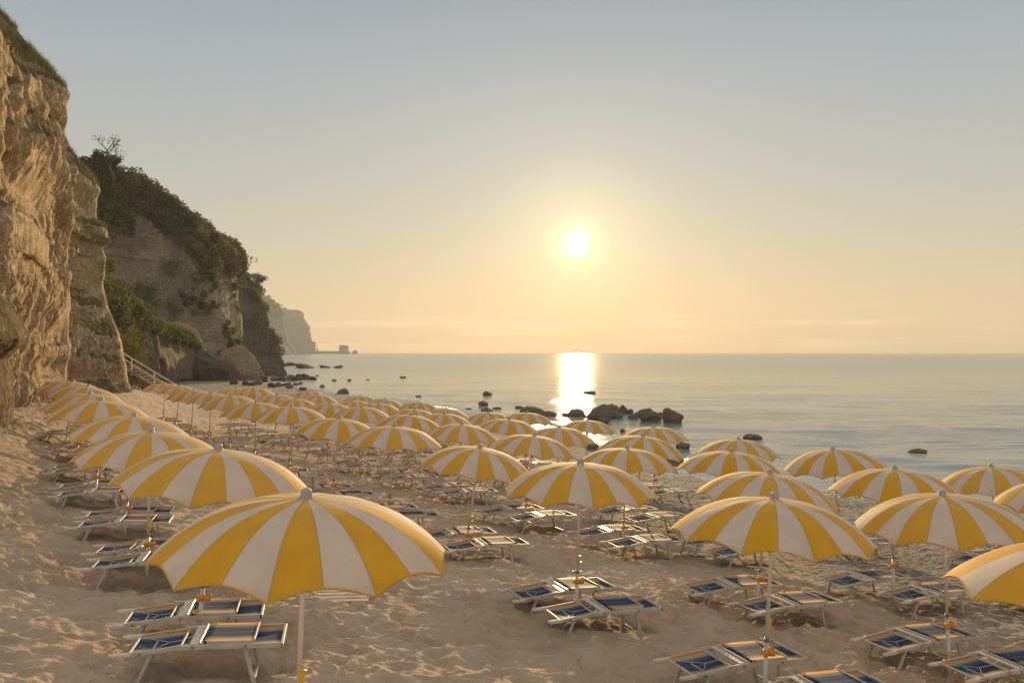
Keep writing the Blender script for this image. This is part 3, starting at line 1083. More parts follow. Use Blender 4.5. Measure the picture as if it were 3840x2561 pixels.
# far reef, its block and its spike
for a, b, t_, bt, lb, s_, an, ln in [(1120, 1312, 1316, 1331, 'long low hazy reef off the farthest headland', 111, .95, .1), (1271, 1307, 1293, 1329, 'square hazy rock block standing on the end of the reef', 112, 1.0, 0), (1319, 1342, 1312, 1329, 'small hazy rock beyond the square block', 113, .7, -.2), (1187, 1193, 1302, 1318, 'thin hazy rock spike beside the farthest headland', 114, .6, 0)]:
    rock(a, b, t_, bt, lb, mat=M_CLIFFF, seed=s_, Y=2590 + s_ - 111, angular=an, lean=ln, depth=.4, group='far reef rocks', sub=5, rough=.03, boxy=s_ in (111, 112))


# ------------------------------------------------------------------ greenery
TONE = [None]


def leaf_quads(P, size, rng, up=.3, aspect=.6):
    n = len(P)
    TONE[0] = np.repeat(P[:, 3], 4) if P.shape[1] > 3 else None
    P = P[:, :3]
    a = rng.normal(size=(n, 3))
    a[:, 2] = a[:, 2] * .7 + up
    a /= np.linalg.norm(a, axis=1, keepdims=True)
    b = rng.normal(size=(n, 3))
    b = np.cross(a, b)
    b /= np.linalg.norm(b, axis=1, keepdims=True)
    s = size * rng.uniform(.6, 1.3, n)[:, None] if np.isscalar(size) else (size * rng.uniform(.6, 1.3, n))[:, None]
    V = np.stack([P - b * s * .5 * aspect, P + a * s * .5 - b * s * .1, P + b * s * .5 * aspect + a * s * .15, P - a * s * .4], 1).reshape(-1, 3)
    return V, np.arange(4 * n).reshape(n, 4)


def clump_points(centres, radii, per, rng, flat=.75):
    pts = []
    for c, r in zip(centres, radii):
        k = max(8, int(per * r * r))
        d = rng.normal(size=(k, 3))
        d /= np.linalg.norm(d, axis=1, keepdims=True)
        rr = r * rng.uniform(.55, 1.05, k) ** .6
        q = d * rr[:, None]
        q[:, 2] *= flat
        q = c[:3] + q
        pts.append(np.concatenate([q, np.full((k, 1), rng.random())], 1))
    return np.concatenate(pts)


def scatter_on(S, mask, n, rng):
    idx = np.argwhere(mask)
    pick = idx[rng.integers(0, len(idx), n)]
    return S[pick[:, 0], pick[:, 1]]


rng = np.random.default_rng(7)
# scrub that covers the upper slope of the long cliff
nb = fbm(S3[..., 0] * .12, S3[..., 1] * .12, S3[..., 2] * .12, 3, 77)
edge = 2.75 + 1.1 * nb + .45 * np.sin(vv * 3.1) - .9 * np.clip((vv - 5.5) / 2, 0, 1)
m3 = (uu > .55) & (uu < edge) & (vv < 8.6)
pc = scatter_on(S3, m3, 2300, rng)
rad = (.4 + 1.5 * rng.random(len(pc)) ** 2.2) * (pc[:, 1] / 150)
ptsA = clump_points(pc + np.array([.35, -.15, .15]), rad, 48, rng)
mc = (uu > .9) & (uu < 1.35) & (vv < 8.2)
pcc = scatter_on(S3, mc, 90, rng)
ptsC = clump_points(pcc + np.array([.4, -.2, .5]), rng.uniform(.8, 2.3, len(pcc)), 60, rng, .95)
m3b = (uu > edge) & (uu < 5.2) & (nb > .38) & (vv < 8.2)
pc2 = scatter_on(S3, m3b, 130, rng)
ptsB = clump_points(pc2 + np.array([.2, -.1, .1]), rng.uniform(.3, .8, len(pc2)) * (pc2[:, 1] / 140), 130, rng)
allp = np.concatenate([ptsA, ptsB, ptsC])
V, Fq = leaf_quads(allp, .42 * (allp[:, 1] / 150), rng)
tag(link('scrub', np_mesh('scrub', V, Fq, False), M_SCRUB), 'dense green scrub covering the upper slope of the long cliff', 'scrub', kind='stuff')

# scrub on the dark headland and the hazy cliff
pts = []
u4 = np.linspace(0, 1, S4.shape[0])[:, None] * np.ones((1, S4.shape[1]))
n4 = fbm(S4[..., 0] * .06, S4[..., 1] * .06, S4[..., 2] * .1, 3, 5)
m4 = ((u4 < .30) & (u4 > .04)) | ((n4 > .15) & (u4 > .5) & (u4 < .8)) | (n4 > .5)
pc = scatter_on(S4, m4, 420, rng)
p4 = clump_points(pc, rng.uniform(.8, 2.0, len(pc)), 22, rng)
V, Fq = leaf_quads(p4, .65, rng)
tag(link('scrub', np_mesh('scrub', V, Fq, False), M_SCRUB), 'dark scrub on the shaded headland by the sea', 'scrub', kind='stuff')
u5 = np.linspace(0, 1, S5.shape[0])[:, None] * np.ones((1, S5.shape[1]))
n5 = fbm(S5[..., 0] * .012, S5[..., 1] * .012, S5[..., 2] * .018, 3, 6)
pc = scatter_on(S5, (u5 > .05) & (u5 < .42 + .2 * n5), 330, rng)
p5 = clump_points(pc, rng.uniform(5, 12, len(pc)), .45, rng)
V, Fq = leaf_quads(p5, 4.6, rng)
tag(link('scrub', np_mesh('scrub', V, Fq, False), M_SCRUB), 'pale hazy scrub on the far cliff slope', 'scrub', kind='stuff')


def mound(name, ctrl, label, leaf=M_BUSH, n=160, seed=1, r=(.5, 1.1), per=70, size=.28):
    """a bushy mass over a list of (picture x, picture y, distance) centres with a spread"""
    rg = np.random.default_rng(seed)
    cs, rs = [], []
    for px, py, Y, sx, sz in ctrl:
        k = max(3, int(n * sx * sz / sum(c[3] * c[4] for c in ctrl)))
        c = at(px, py, Y)
        sx, sz = (sx * 1.25, sz * 1.25) if Y > 150 else (sx, sz)
        d = rg.normal(size=(k, 3)) * np.array([sx, max(sx, sz) * .8, sz]) * .5
        cs.append(c + d)
        rs.append(rg.uniform(*r, k))
    cs, rs = np.concatenate(cs), np.concatenate(rs)
    P_ = clump_points(cs, rs, per, rg)
    V_, F_ = leaf_quads(P_, size, rg)
    o = link(name, np_mesh(name, V_, F_, False), leaf)
    return o


# the green talus mound right of the stepped headland: earth core plus scrub
talus = [  # crest trace (picture) with distance
    (92, (380, 1075), (400, 1280), (440, 1460)), (97, (440, 1075), (455, 1290), (500, 1455)), (102, (490, 1115), (515, 1290), (560, 1440)), (108, (540, 1180), (570, 1300), (610, 1430)),
    (114, (600, 1218), (630, 1320), (660, 1425)), (120, (655, 1240), (690, 1330), (700, 1420)), (124, (700, 1250), (720, 1340), (730, 1420)), (128, (730, 1300), (745, 1360), (750, 1420))]
P = []
for i in range(4):
    P.append([(at(*t_[1], t_[0] * 1.15) + np.array([-7, 5, 0])) if i == 0 else at(*t_[i], t_[0] * 1.15) for t_ in talus])
St = surface(P, 60, 110)
nt = normals(St)
St = St + nt * (.5 * fbm(St[..., 0] * .3, St[..., 1] * .3, St[..., 2] * .3, 3, 9))[..., None]
o = link('hillside', np_mesh('hillside', St.reshape(-1, 3), grid_faces(60, 110)), M_CLIFFD)
tag(o, 'earth slope under the green mound at the cliff foot', 'slope', kind='structure')
ut = np.linspace(0, 3, 60)[:, None] * np.ones((1, 110))
vt = np.linspace(0, 7, 110)[None, :] * np.ones((60, 1))
mt = (ut > .5) & ((ut < 1.55) | ((ut < 2.7) & (vt < 2.6)))
pc = scatter_on(St, mt, 950, rng)
p6 = clump_points(pc + np.array([.2, -.1, .15]), rng.uniform(.45, 1.1, len(pc)), 80, rng)
V, Fq = leaf_quads(p6, .30, rng)
tag(link('scrub', np_mesh('scrub', V, Fq, False), M_BUSH), 'bright edged green scrub on the mound at the cliff foot', 'scrub', kind='stuff')

GB = 'bushes on the cliffs'
BUSHES = [
    ([(570, 1080, y3(570) - 1.5, 2.2, 2.2), (545, 1130, y3(545) - 1.5, 2.6, 2.4)], 'dark round bush beside the pale rock face on the long cliff', M_BUSH, 110, (.5, 1.0), 70, .26),
    ([(850, 985, y3(850) - 1.5, 4.2, 2.2), (872, 1000, y3(872) - 1.5, 2.0, 3.0)], 'rusty red bush on the nose of the long cliff', M_RUST, 60, (.7, 1.3), 40, .42),
    ([(885, 1065, y3(885) - 1.5, 2.0, 1.2)], 'small green tuft on the upper ledge of the cliff nose', M_BUSH, 26, (.4, .8), 60, .34),
    ([(868, 1142, y3(868) - 1.5, 2.6, 1.5), (893, 1160, y3(893) - 1.5, 1.2, 1.5)], 'green bush on the lower ledge of the cliff nose', M_BUSH, 40, (.5, .9), 60, .34),
    ([(640, 1150, y3(640) - 1.5, 1.6, 1.6), (660, 1165, y3(660) - 1.5, 1.3, 1.2)], 'hanging bush beside the pale stripe of the long cliff', M_BUSH, 60, (.4, .8), 70, .27),
    ([(480, 1290, 86, 1.6, 1.3), (500, 1310, 86, 1.2, 1.0)], 'yellow green broom bush above the beach stairs', M_GRASS, 60, (.35, .7), 120, .2),
    ([(415, 1000, 70.5, .45, .7)], 'small bush hanging off the edge of the stepped headland', M_BUSH, 24, (.2, .38), 420, .12),
    ([(493, 1430, 75, .7, 1.2), (512, 1450, 75, .8, .7)], 'dry brown bush at the foot of the stairs', M_RUST, 40, (.25, .5), 170, .15),
    ([(690, 900, y3(690) - 1.5, 2.5, 1.4), (745, 870, y3(745) - 1.5, 2.2, 1.2)], 'golden lit bush at the brow of the long cliff', M_GRASS, 60, (.5, 1.0), 60, .3),
    ([(655, 1000, y3(655) - 1.5, 3.0, 1.4)], 'dark bush on the middle ledge of the long cliff', M_BUSH, 60, (.5, .9), 60, .28)]
for i, (ctrl, lb, lf, n_, r_, per_, sz_) in enumerate(BUSHES):
    tag(mound('bush', ctrl, lb, lf, n_, 200 + i, r_, per_, sz_), lb, 'bush', GB)


def tree(base, height, label, leaf, seed, spread=.6, bare=.0, lean=(0, 0), leaf_size=.3, per=60, levels=3, crown_r=.22):
    """trunk and limbs grown by splitting, leaf clumps at the tips"""
    rd = random.Random(seed)
    root = empty('tree', base)
    mb = MB()
    tips = []

    def grow(p, d, ln, r, lv):
        pts = [p]
        for s in range(3):
            d = (d + Vector((rd.gauss(0, .16), rd.gauss(0, .16), rd.gauss(.05, .08)))).normalized()
            pts.append(pts[-1] + d * ln / 3)
        mb.tube(pts, [r, r * .88, r * .76, r * .62], 6 if lv > 1 else 4)
        if lv == 0:
            tips.append(pts[-1])
            return
        for k in range(rd.choice((2, 3, 3))):
            a = rd.uniform(0, 2 * math.pi)
            nd = (d + Vector((math.cos(a), math.sin(a), rd.uniform(-.1, .5))) * spread).normalized()
            grow(pts[-1 if k else 2], nd, ln * rd.uniform(.6, .85), r * .6, lv - 1)
        tips.append(pts[-1])
    grow(Vector((0, 0, -height * .1)), Vector((lean[0], lean[1], 1)).normalized(), height * .42, height * .035, levels)
    mb.build('trunk', M_BARK, root)
    rg = np.random.default_rng(seed)
    cs = np.array([t_[:] for t_ in tips if rd.random() > bare])
    P_ = clump_points(cs, rg.uniform(.7, 1.2, len(cs)) * crown_r * height, per / (height * .2) ** 2 * .5, rg, .7)
    V_, F_ = leaf_quads(P_, leaf_size, rg)
    link('crown', np_mesh('crown', V_, F_, False), leaf, root)
    tag(root, label, 'tree')
    return root


GT = 'trees on the clifftop'


def wpt(px, py, Y):
    return tuple(at(px, py, Y))


tag(tree(wpt(428, 662, y3(428) - 1.5), 9.0, '', M_TREE, 5, .75, .25, (.12, 0), .36, 110, 3, .11), 'thin open tree with bare twigs standing highest on the ridge', 'tree', GT)
tag(tree(wpt(392, 668, y3(392) - .5), 5.0, '', M_TREE, 9, .8, 0, (-.1, 0), .42, 230, 3, .22), 'dark bushy tree left of the thin open tree', 'tree', GT)
tag(tree(wpt(352, 672, y3(352) - .5), 5.6, '', M_TREE, 14, .8, .05, (-.2, 0), .42, 210, 3, .2), 'leaning bushy tree at the left end of the ridge trees', 'tree', GT)
tag(tree(wpt(575, 748, y3(575) - .5), 3.43, '', M_TREE, 22, .7, 0, (0, 0), .28, 70, 2, .26), 'small dark tree on the ridge line halfway down the slope', 'tree', GT)
tag(tree(wpt(720, 850, y3(720) - .5), 3.4, '', M_TREE, 23, .7, 0, (0, 0), .32, 70, 2, .26), 'small dark tree on the brow near the cliff nose', 'tree', GT)
tag(tree(wpt(806, 922, y3(806) - .5), 3.49, '', M_RUST, 24, .7, 0, (0, 0), .36, 70, 2, .28), 'round rusty tree at the last rise of the ridge', 'tree', GT)
tag(tree(wpt(958, 1082, 295.6), 5.52, '', M_RUST, 31, .9, 0, (0, 0), .5, 60, 3, .2), 'spreading umbrella shaped tree on the dark headland', 'tree', GT)
tag(tree(wpt(912, 1052, 291.1), 4.08, '', M_RUST, 33, .9, 0, (0, 0), .5, 70, 2, .3), 'low rounded tree left of the spreading tree on the dark headland', 'tree', GT)
tag(tree(wpt(882, 1046, 286.7), 3.6, '', M_TREE, 34, .9, 0, (0, 0), .5, 70, 2, .3), 'dark tree crown peeping from behind the cliff nose', 'tree', GT)
for i, (x_, y_, h_, lb) in enumerate([(985, 1118, 13, 'tallest hazy tree on the far slope'), (1001, 1130, 10, 'second hazy tree down the far slope'), (1018, 1142, 9, 'feathery hazy tree on the far slope above the bush'), (1034, 1160, 9, 'round hazy tree near the foot of the far slope trees'), (1070, 1165, 5, 'low hazy tree right of the palm')]):
    tag(tree(wpt(x_, y_, 1885 if i < 4 else 2590), h_ * (1.65 if i < 4 else 2.3), '', M_TREE, 40 + i, .8, .1, (0, 0), 2.1 if i < 4 else 2.9, 50, 2, .24), lb, 'tree', 'hazy trees far off')

# palm on the far headland
palm = empty('palm_tree', wpt(1055, 1166, 2590))
palm.scale = (1.63, 1.63, 1.63)
mb = MB()
mb.tube([(0, 0, -2), (.2, 0, 6), (0, 0, 11.5)], [.55, .45, .4], 7)
mb.build('trunk', M_BARK, palm)
mb = MB()
rd = random.Random(3)
for k in range(22):
    a = 2 * math.pi * k / 22 + rd.uniform(-.1, .1)
    e = rd.uniform(-.3, .9)
    pts = []
    for s in range(6):
        t_ = s / 5
        r_ = 2.9 * t_ * math.cos(e * .6)
        pts.append((math.cos(a) * r_, math.sin(a) * r_, 11.5 + 2.4 * t_ * math.sin(e) - 2.2 * t_ * t_))
    for s in range(5):
        p, q = Vector(pts[s]), Vector(pts[s + 1])
        sd = Vector((-math.sin(a), math.cos(a), 0)) * .42 * (1 - abs(s - 2) * .2)
        mb.add([p - sd, q - sd, q, p], [(0, 1, 2, 3)])
        mb.add([p, q, q + sd, p + sd], [(0, 1, 2, 3)])
mb.build('crown', M_TREE, palm)
tag(palm, 'single tiny palm standing on the far hazy headland', 'palm tree')


# grass along the top of the stepped headland
def grass_on(name, S, mask, n, h, label, seed, mat=M_GRASS, w=.03, droop=.35):
    rg = np.random.default_rng(seed)
    p = scatter_on(S, mask, n, rg)
    p = p + rg.normal(size=p.shape) * .08
    a = rg.uniform(0, 2 * math.pi, n)
    hh = h * rg.uniform(.45, 1.25, n)
    side = np.stack([np.cos(a), np.sin(a), 0 * a], 1) * (w * rg.uniform(.6, 1.4, n))[:, None]
    bend = np.stack([rg.normal(.15, droop, n), rg.normal(0, droop, n), np.zeros(n)], 1) * hh[:, None]
    mid = p + bend * .3 + np.stack([0 * a, 0 * a, hh * .55], 1)
    tip = p + bend + np.stack([0 * a, 0 * a, hh], 1)
    V_ = np.stack([p - side, p + side, mid + side * .7, mid - side * .7, tip + side * .15, tip - side * .15], 1).reshape(-1, 3)
    TONE[0] = np.repeat(rg.uniform(.15, 1, n), 6)
    b = np.arange(n)[:, None] * 6
    F_ = np.concatenate([b + np.array([[0, 1, 2, 3]]), b + np.array([[3, 2, 4, 5]])])
    tag(link(name, np_mesh(name, V_, F_, False), mat), label, 'grass', kind='stuff')


ns = normals(S2)
flip = np.sign(ns[..., 2].mean()) or 1
u2 = np.linspace(0, 30, S2.shape[0])[:, None] * np.ones((1, S2.shape[1]))
v2 = np.linspace(0, 8, S2.shape[1])[None, :] * np.ones((S2.shape[0], 1))
upz = np.abs(ns[..., 2])
gn = fbm(S2[..., 0] * .3, S2[..., 1] * .3, S2[..., 2] * .3, 3, 8)
grass_on('grass', S2, (u2 < 6.6) & (v2 < 6.2) & (gn > -.35), 26000, .42, 'long green and yellow grass along the top edge of the stepped headland', 5, w=.013)
grass_on('grass', S2, (u2 > 10) & (upz > .45) & (v2 < 6) & (gn > -.2), 14000, .22, 'dry grass on the ledges of the stepped headland', 6, w=.012)
n1_ = normals(S1)
g1_ = fbm(S1[..., 0] * .3, S1[..., 1] * .3, S1[..., 2] * .3, 3, 18)
grass_on('grass', S1, (np.abs(n1_[..., 2]) > .5) & (g1_ > -.1) & (S1[..., 2] > 5), 12000, .16, 'dry yellow grass on the ledges of the sunlit cliff', 7, w=.009)

# ------------------------------------------------------------------ beach stairs
st = empty('beach_stairs', (0, 0, 0))
A_ = at(460, 1360, 84)
B_ = at(664, 1474, 80)
dv_ = B_ - A_
nst = 11
mb = MB()
bx = np.array([.25, .97, 0]) * 1.5
for k in range(nst):
    p = A_ + dv_ * (k / nst)
    q = p + bx
    mb.bar(p + np.array([0, 0, -.3]), q + np.array([0, 0, -.3]), .42, .06)
mb.build('step', M_WOOD, st)
for sgn in (0, 1):
    mb = MB()
    o_ = bx * sgn
    mb.bar(A_ + o_ + np.array([0, -.06 if not sgn else .06, -.42]), B_ + o_ + np.array([0, -.06 if not sgn else .06, -.42]), .07, .26)
    mb.build('stringer', M_WOOD, st)
    if sgn:
        continue
    mb = MB()
    for hgt, w_ in ((.95, .11), (.42, .10)):
        mb.bar(A_ + o_ + np.array([0, 0, hgt]), B_ + o_ + np.array([0, 0, hgt - .25]), .06, w_)
    mb.build('handrail', M_WOODW, st)
    for f_ in (.18, .60, .98):
        p = A_ + dv_ * f_ + o_
        mb = MB()
        mb.bar(p + np.array([0, -.07, -.7]), p + np.array([0, -.07, 1.0 - .25 * f_]), .13, .13)
        mb.build('post', M_WOODW, st)
tag(st, 'wooden beach stairs with white railings coming down beside the cliff', 'stairs')

# ------------------------------------------------------------------ parasol
PH = 2.25      # sand to top of cap
NR = 10


def parasol():
    root = empty('beach_umbrella')
    Rr, H = 1.1, .445
    ztop = PH - .065

    def prof(r):
        q = r / Rr
        return -H * (.05 * q + .95 * q ** 2.9) + .008 * math.exp(-(q / .12) ** 2)
    nr_, ns_ = 16, 8
    vs, fs, mi = [], [], []
    for i in range(nr_ + 1):
        t_ = .04 + .96 * i / nr_
        for k in range(NR * ns_):
            kk = k % ns_
            ph = 2 * math.pi * k / (NR * ns_)
            s = math.sin(math.pi * kk / ns_)            # 0 on a rib, 1 in mid panel
            lim = Rr * (1 - .058 * s)             # scalloped edge
            r = t_ * lim
            z = prof(r) - .020 * s * (t_ ** 1.3) * (1 - .6 * t_)
            z += .012 * s * max(0, t_ - .85) / .15
            vs.append((r * math.sin(ph), -r * math.cos(ph), ztop + z))
    n_ = NR * ns_
    for i in range(nr_):
        for k in range(n_):
            k2 = (k + 1) % n_
            fs.append((i * n_ + k, i * n_ + k2, (i + 1) * n_ + k2, (i + 1) * n_ + k))
            mi.append(0 if (k % ns_) < ns_ / 2 else 1)
    me = bpy.data.meshes.new('canopy')
    me.from_pydata(vs, [], fs)
    me.polygons.foreach_set('material_index', mi)
    me.polygons.foreach_set('use_smooth', [True] * len(fs))
    # keep each rib a crease
    me.update()
    for e in me.edges:
        a, b = e.vertices
        if a % ns_ == 0 and b % ns_ == 0 and a % n_ == b % n_:
            e.use_edge_sharp = True
    can = link('canopy', me, [M_YEL, M_WHT], root)
    mb = MB()
    rim = vs[nr_ * n_:]
    pts = [Vector(p) + Vector((0, 0, -.004)) for p in rim]
    nseg = 6
    V_, F_ = [], []
    for i, p in enumerate(pts):
        rad = Vector((p.x, p.y, 0)).normalized()
        for k in range(nseg):
            a = 2 * math.pi * k / nseg
            V_.append(p + rad * math.cos(a) * .0045 + Vector((0, 0, math.sin(a) * .0075)))
    for i in range(len(pts)):
        i2 = (i + 1) % len(pts)
        for k in range(nseg):
            k2 = (k + 1) % nseg
            F_.append((i * nseg + k, i2 * nseg + k, i2 * nseg + k2, i * nseg + k2))
    mb.add(V_, F_, 0, True)
    mb.build('piping', M_PIPE, can)
    # ribs under the cloth
    mb = MB()
    for j in range(NR):
        ph = 2 * math.pi * j / NR
        pr_ = []
        for q in (.05, .25, .45, .65, .85, .985):
            r = q * Rr
            pr_.append((r * math.sin(ph), -r * math.cos(ph), ztop + prof(r) - .016))
        mb.tube(pr_, .006, 5)
        r = .55 * Rr
        mb.tube([(r * math.sin(ph), -r * math.cos(ph), ztop + prof(r) - .02), (.035 * math.sin(ph), -.035 * math.cos(ph), ztop - .48)], .005, 5)
    mb.lathe([(.022, ztop - .45), (.042, ztop - .45), (.042, ztop - .52), (.022, ztop - .52)], 12)
    mb.build('rib_frame', M_ALU, root)
    # cap in two steps
    mb = MB()
    z0 = ztop - .006
    mb.lathe([(.002, z0 - .012), (.062, z0 - .01), (.062, z0 + .004), (.050, z0 + .010), (.047, z0 + .034), (.044, z0 + .038), (.042, z0 + .055), (.034, z0 + .072), (.018, z0 + .083), (.001, z0 + .086)], 18)
    mb.build('cap', M_CAP, root)
    # pole in two tubes, clamp, clip and drink holder
    mb = MB()
    mb.tube([(0, 0, .62), (0, 0, ztop - .01)], .0195, 12)
    mb.build('pole', M_POLE, root)
    mb = MB()
    mb.tube([(0, 0, -.55), (0, 0, .66)], .0238, 12)
    mb.build('sleeve', M_ALU, root)
    mb = MB()
    mb.lathe([(.0235, .655), (.029, .655), (.029, .69), (.019, .69)], 12)
    mb.tube([(-.055, 0, .672), (.055, 0, .672)], .005, 6)
    mb.lathe([(.001, .664), (.011, .664), (.011, .680), (.001, .680)], 8, c=(-.058, 0))
    mb.lathe([(.001, .664), (.011, .664), (.011, .680), (.001, .680)], 8, c=(.058, 0))
    mb.build('clamp', M_STEEL, root)
    mb = MB()
    mb.bar((.020, -.004, .80), (.020, -.004, .90), .03, .034)
    mb.bar((.034, -.004, .80), (.060, -.004, .80), .03, .022)
    mb.bar((.034, -.004, .895), (.052, -.004, .888), .03, .018)
    mb.build('clip', M_YCLIP, root)
    mb = MB()
    mb.lathe([(.001, .51), (.036, .51), (.043, .58), (.038, .58), (.033, .518), (.001, .518)], 14, c=(.062, -.01))
    mb.bar((-.052, -.01, .54), (-.020, -.01, .54), .05, .055)
    mb.lathe([(.0245, .505), (.033, .505), (.033, .57), (.0245, .57)], 12)
    mb.build('drink_holder', M_ORANGE, root)
    return root


# base of every parasol: row, distance order, top of cap in metres, lean of the pole, turn of the ribs
UMB = [('a1', -14.14, 28.06, 3.92, 0.1, 0.6), ('a2', -12.17, 24.96, 3.88, 0.15, 5.7), ('a3', -10.55, 21.87, 3.82, 0.07, 3.5), ('a4', -8.86, 18.77, 3.82, 0.05, -0.6), ('a5', -6.79, 15.67, 3.71, 0.08, -1.3), ('a6', -5.3, 12.83, 3.69, 0.033, 4.8), ('a7', -3.27, 9.72, 3.77, 0.11, 7), ('a8', -1.53, 6.54, 3.78, 0.043, 2), ('b1', -17.21, 43.16, 3.33, 0.03, 6.7), ('b2', -15.24, 40.07, 3.33, 0.115, 1.4), ('b3', -13.45, 36.97, 3.26, 0.08, 11.6), ('b4', -11.68, 33.87, 3.28, 0.055, 1.7), ('b5', -9.9, 30.78, 3.34, 0.025, 5.8), ('b6', -8.11, 27.68, 3.27, 0.027, 8.6), ('b7', -6.22, 24.58, 3.33, 0.035, 7.6), ('b8', -4.25, 21.49, 3.23, 0.09, 11), ('b9', -2.54, 18.82, 3.26, 0.06, 0), ('b10', -0.59, 16.34, 3.08, 0.14, 2), ('b11', 0.96, 12.21, 3.31, 0.03, 5), ('b12', 2.84, 9.38, 3.28, 0.06, 4.4), ('c1', -14.24, 45.07, 3.02, 0.048, 7.2), ('c2', -12.42, 41.97, 3.17, 0.027, 3.4), ('c3', -10.47, 38.88, 2.97, 0.041, 10.2), ('c4', -8.86, 35.78, 2.96, 0.082, 9.7), ('c5', -6.82, 32.68, 2.95, 0.046, 4.2), ('c6', -5.11, 29.59, 3.01, 0.034, 7.5), ('c7', -3.12, 26.95, 2.92, 0.1, 10.1), ('c8', -1.39, 24.4, 2.85, 0.066, 16), ('c9', 0.54, 20.59, 2.9, 0.12, 10), ('c10', 2.41, 18.15, 2.86, 0.053, -7), ('c11', 4.01, 13.56, 2.98, 0.1, 12), ('c12', 5.42, 11.01, 3.06, -0.044, 18), ('d1', -11.02, 46.8, 2.81, -0.021, 9.8), ('d2', -9.72, 43.71, 2.74, 0.061, 11.5), ('d3', -7.46, 40.61, 2.61, -0.025, 8.8), ('d4', -5.74, 37.51, 2.67, 0.05, -2.2), ('d5', -3.83, 34.42, 2.62, 0.088, -1.7), ('d6', -2.43, 31.32, 2.66, 0.051, 0.2), ('d7', -0.09, 28.92, 2.64, 0.082, -1.1), ('d8', 1.4, 25.89, 2.64, 0.029, 4.4), ('d9', 3.25, 21.69, 2.78, 0.09, 11.5), ('d10', 4.56, 18.08, 2.8, 0.063, 12), ('d11', 6.59, 14.98, 2.85, 0.02, 1), ('e1', -8.48, 48.81, 2.43, 0.016, 7.2), ('e2', -6.64, 45.72, 2.42, 0.081, 5.8), ('e3', -4.57, 42.62, 2.43, 0.022, 7.0), ('e4', -2.96, 39.52, 2.31, 0.047, 5.3), ('e5', -0.98, 36.43, 2.35, 0.003, 4.4), ('e6', 0.59, 33.85, 2.52, 0.04, 4.2), ('e7', 2.68, 30.91, 2.45, 0.03, 8.6), ('e8', 4.41, 27.24, 2.53, -0.02, -2.7), ('e9', 6.02, 23.16, 2.55, 0.033, 0.1), ('e10', 7.15, 19.52, 2.69, -0.09, 3), ('e11', 9.82, 17.85, 2.51, -0.07, 10.6),
       ('b13', 4.22, 5.95, 3.52, .12, -12), ('d12', 7.75, 11.25, 2.86, .0, 6), ('e12', 9.2, 14.5, 2.72, .0, 4)]
ROWN = {'a': 'row beside the cliff', 'b': 'second row from the cliff', 'c': 'middle row', 'd': 'second row from the sea', 'e': 'row nearest the sea'}
ORD = ['nearest', 'second', 'third', 'fourth', 'fifth', 'sixth', 'seventh', 'eighth', 'ninth', 'tenth', 'eleventh', 'twelfth', 'thirteenth']
NROW = {}
for u_ in UMB:
    NROW[u_[0][0]] = max(NROW.get(u_[0][0], 0), int(u_[0][1:]))
proto = parasol()
pk = child_map(proto)
BASES = {}
for i, (k, x, y, zc, lean, ph) in enumerate(UMB):
    o = proto if i == 0 else copy_tree(proto, pk)
    bx_, bz_ = x - PH * math.sin(lean), zc - PH * math.cos(lean)
    o.location = (bx_, y, bz_)
    o.rotation_mode = 'XYZ'
    rnd = random.Random(k)
    fwd = rnd.gauss(0, .03)
    o.rotation_euler = (Matrix.Rotation(lean, 4, 'Y') @ Matrix.Rotation(fwd, 4, 'X') @ Matrix.Rotation(R_(ph), 4, 'Z')).to_euler()
    BASES[k] = (bx_, y, bz_)
    j = NROW[k[0]] - int(k[1:])
    if j == 0:
        s_ = 'yellow and white parasol nearest the camera in the %s' % ROWN[k[0]]
    elif int(k[1:]) == 1:
        s_ = 'yellow and white parasol at the far end of the %s' % ROWN[k[0]]
    else:
        s_ = 'yellow and white parasol, %s from the camera in the %s' % (ORD[j], ROWN[k[0]])
    tag(o, s_, 'parasol', 'yellow and white parasols in rows on the beach')


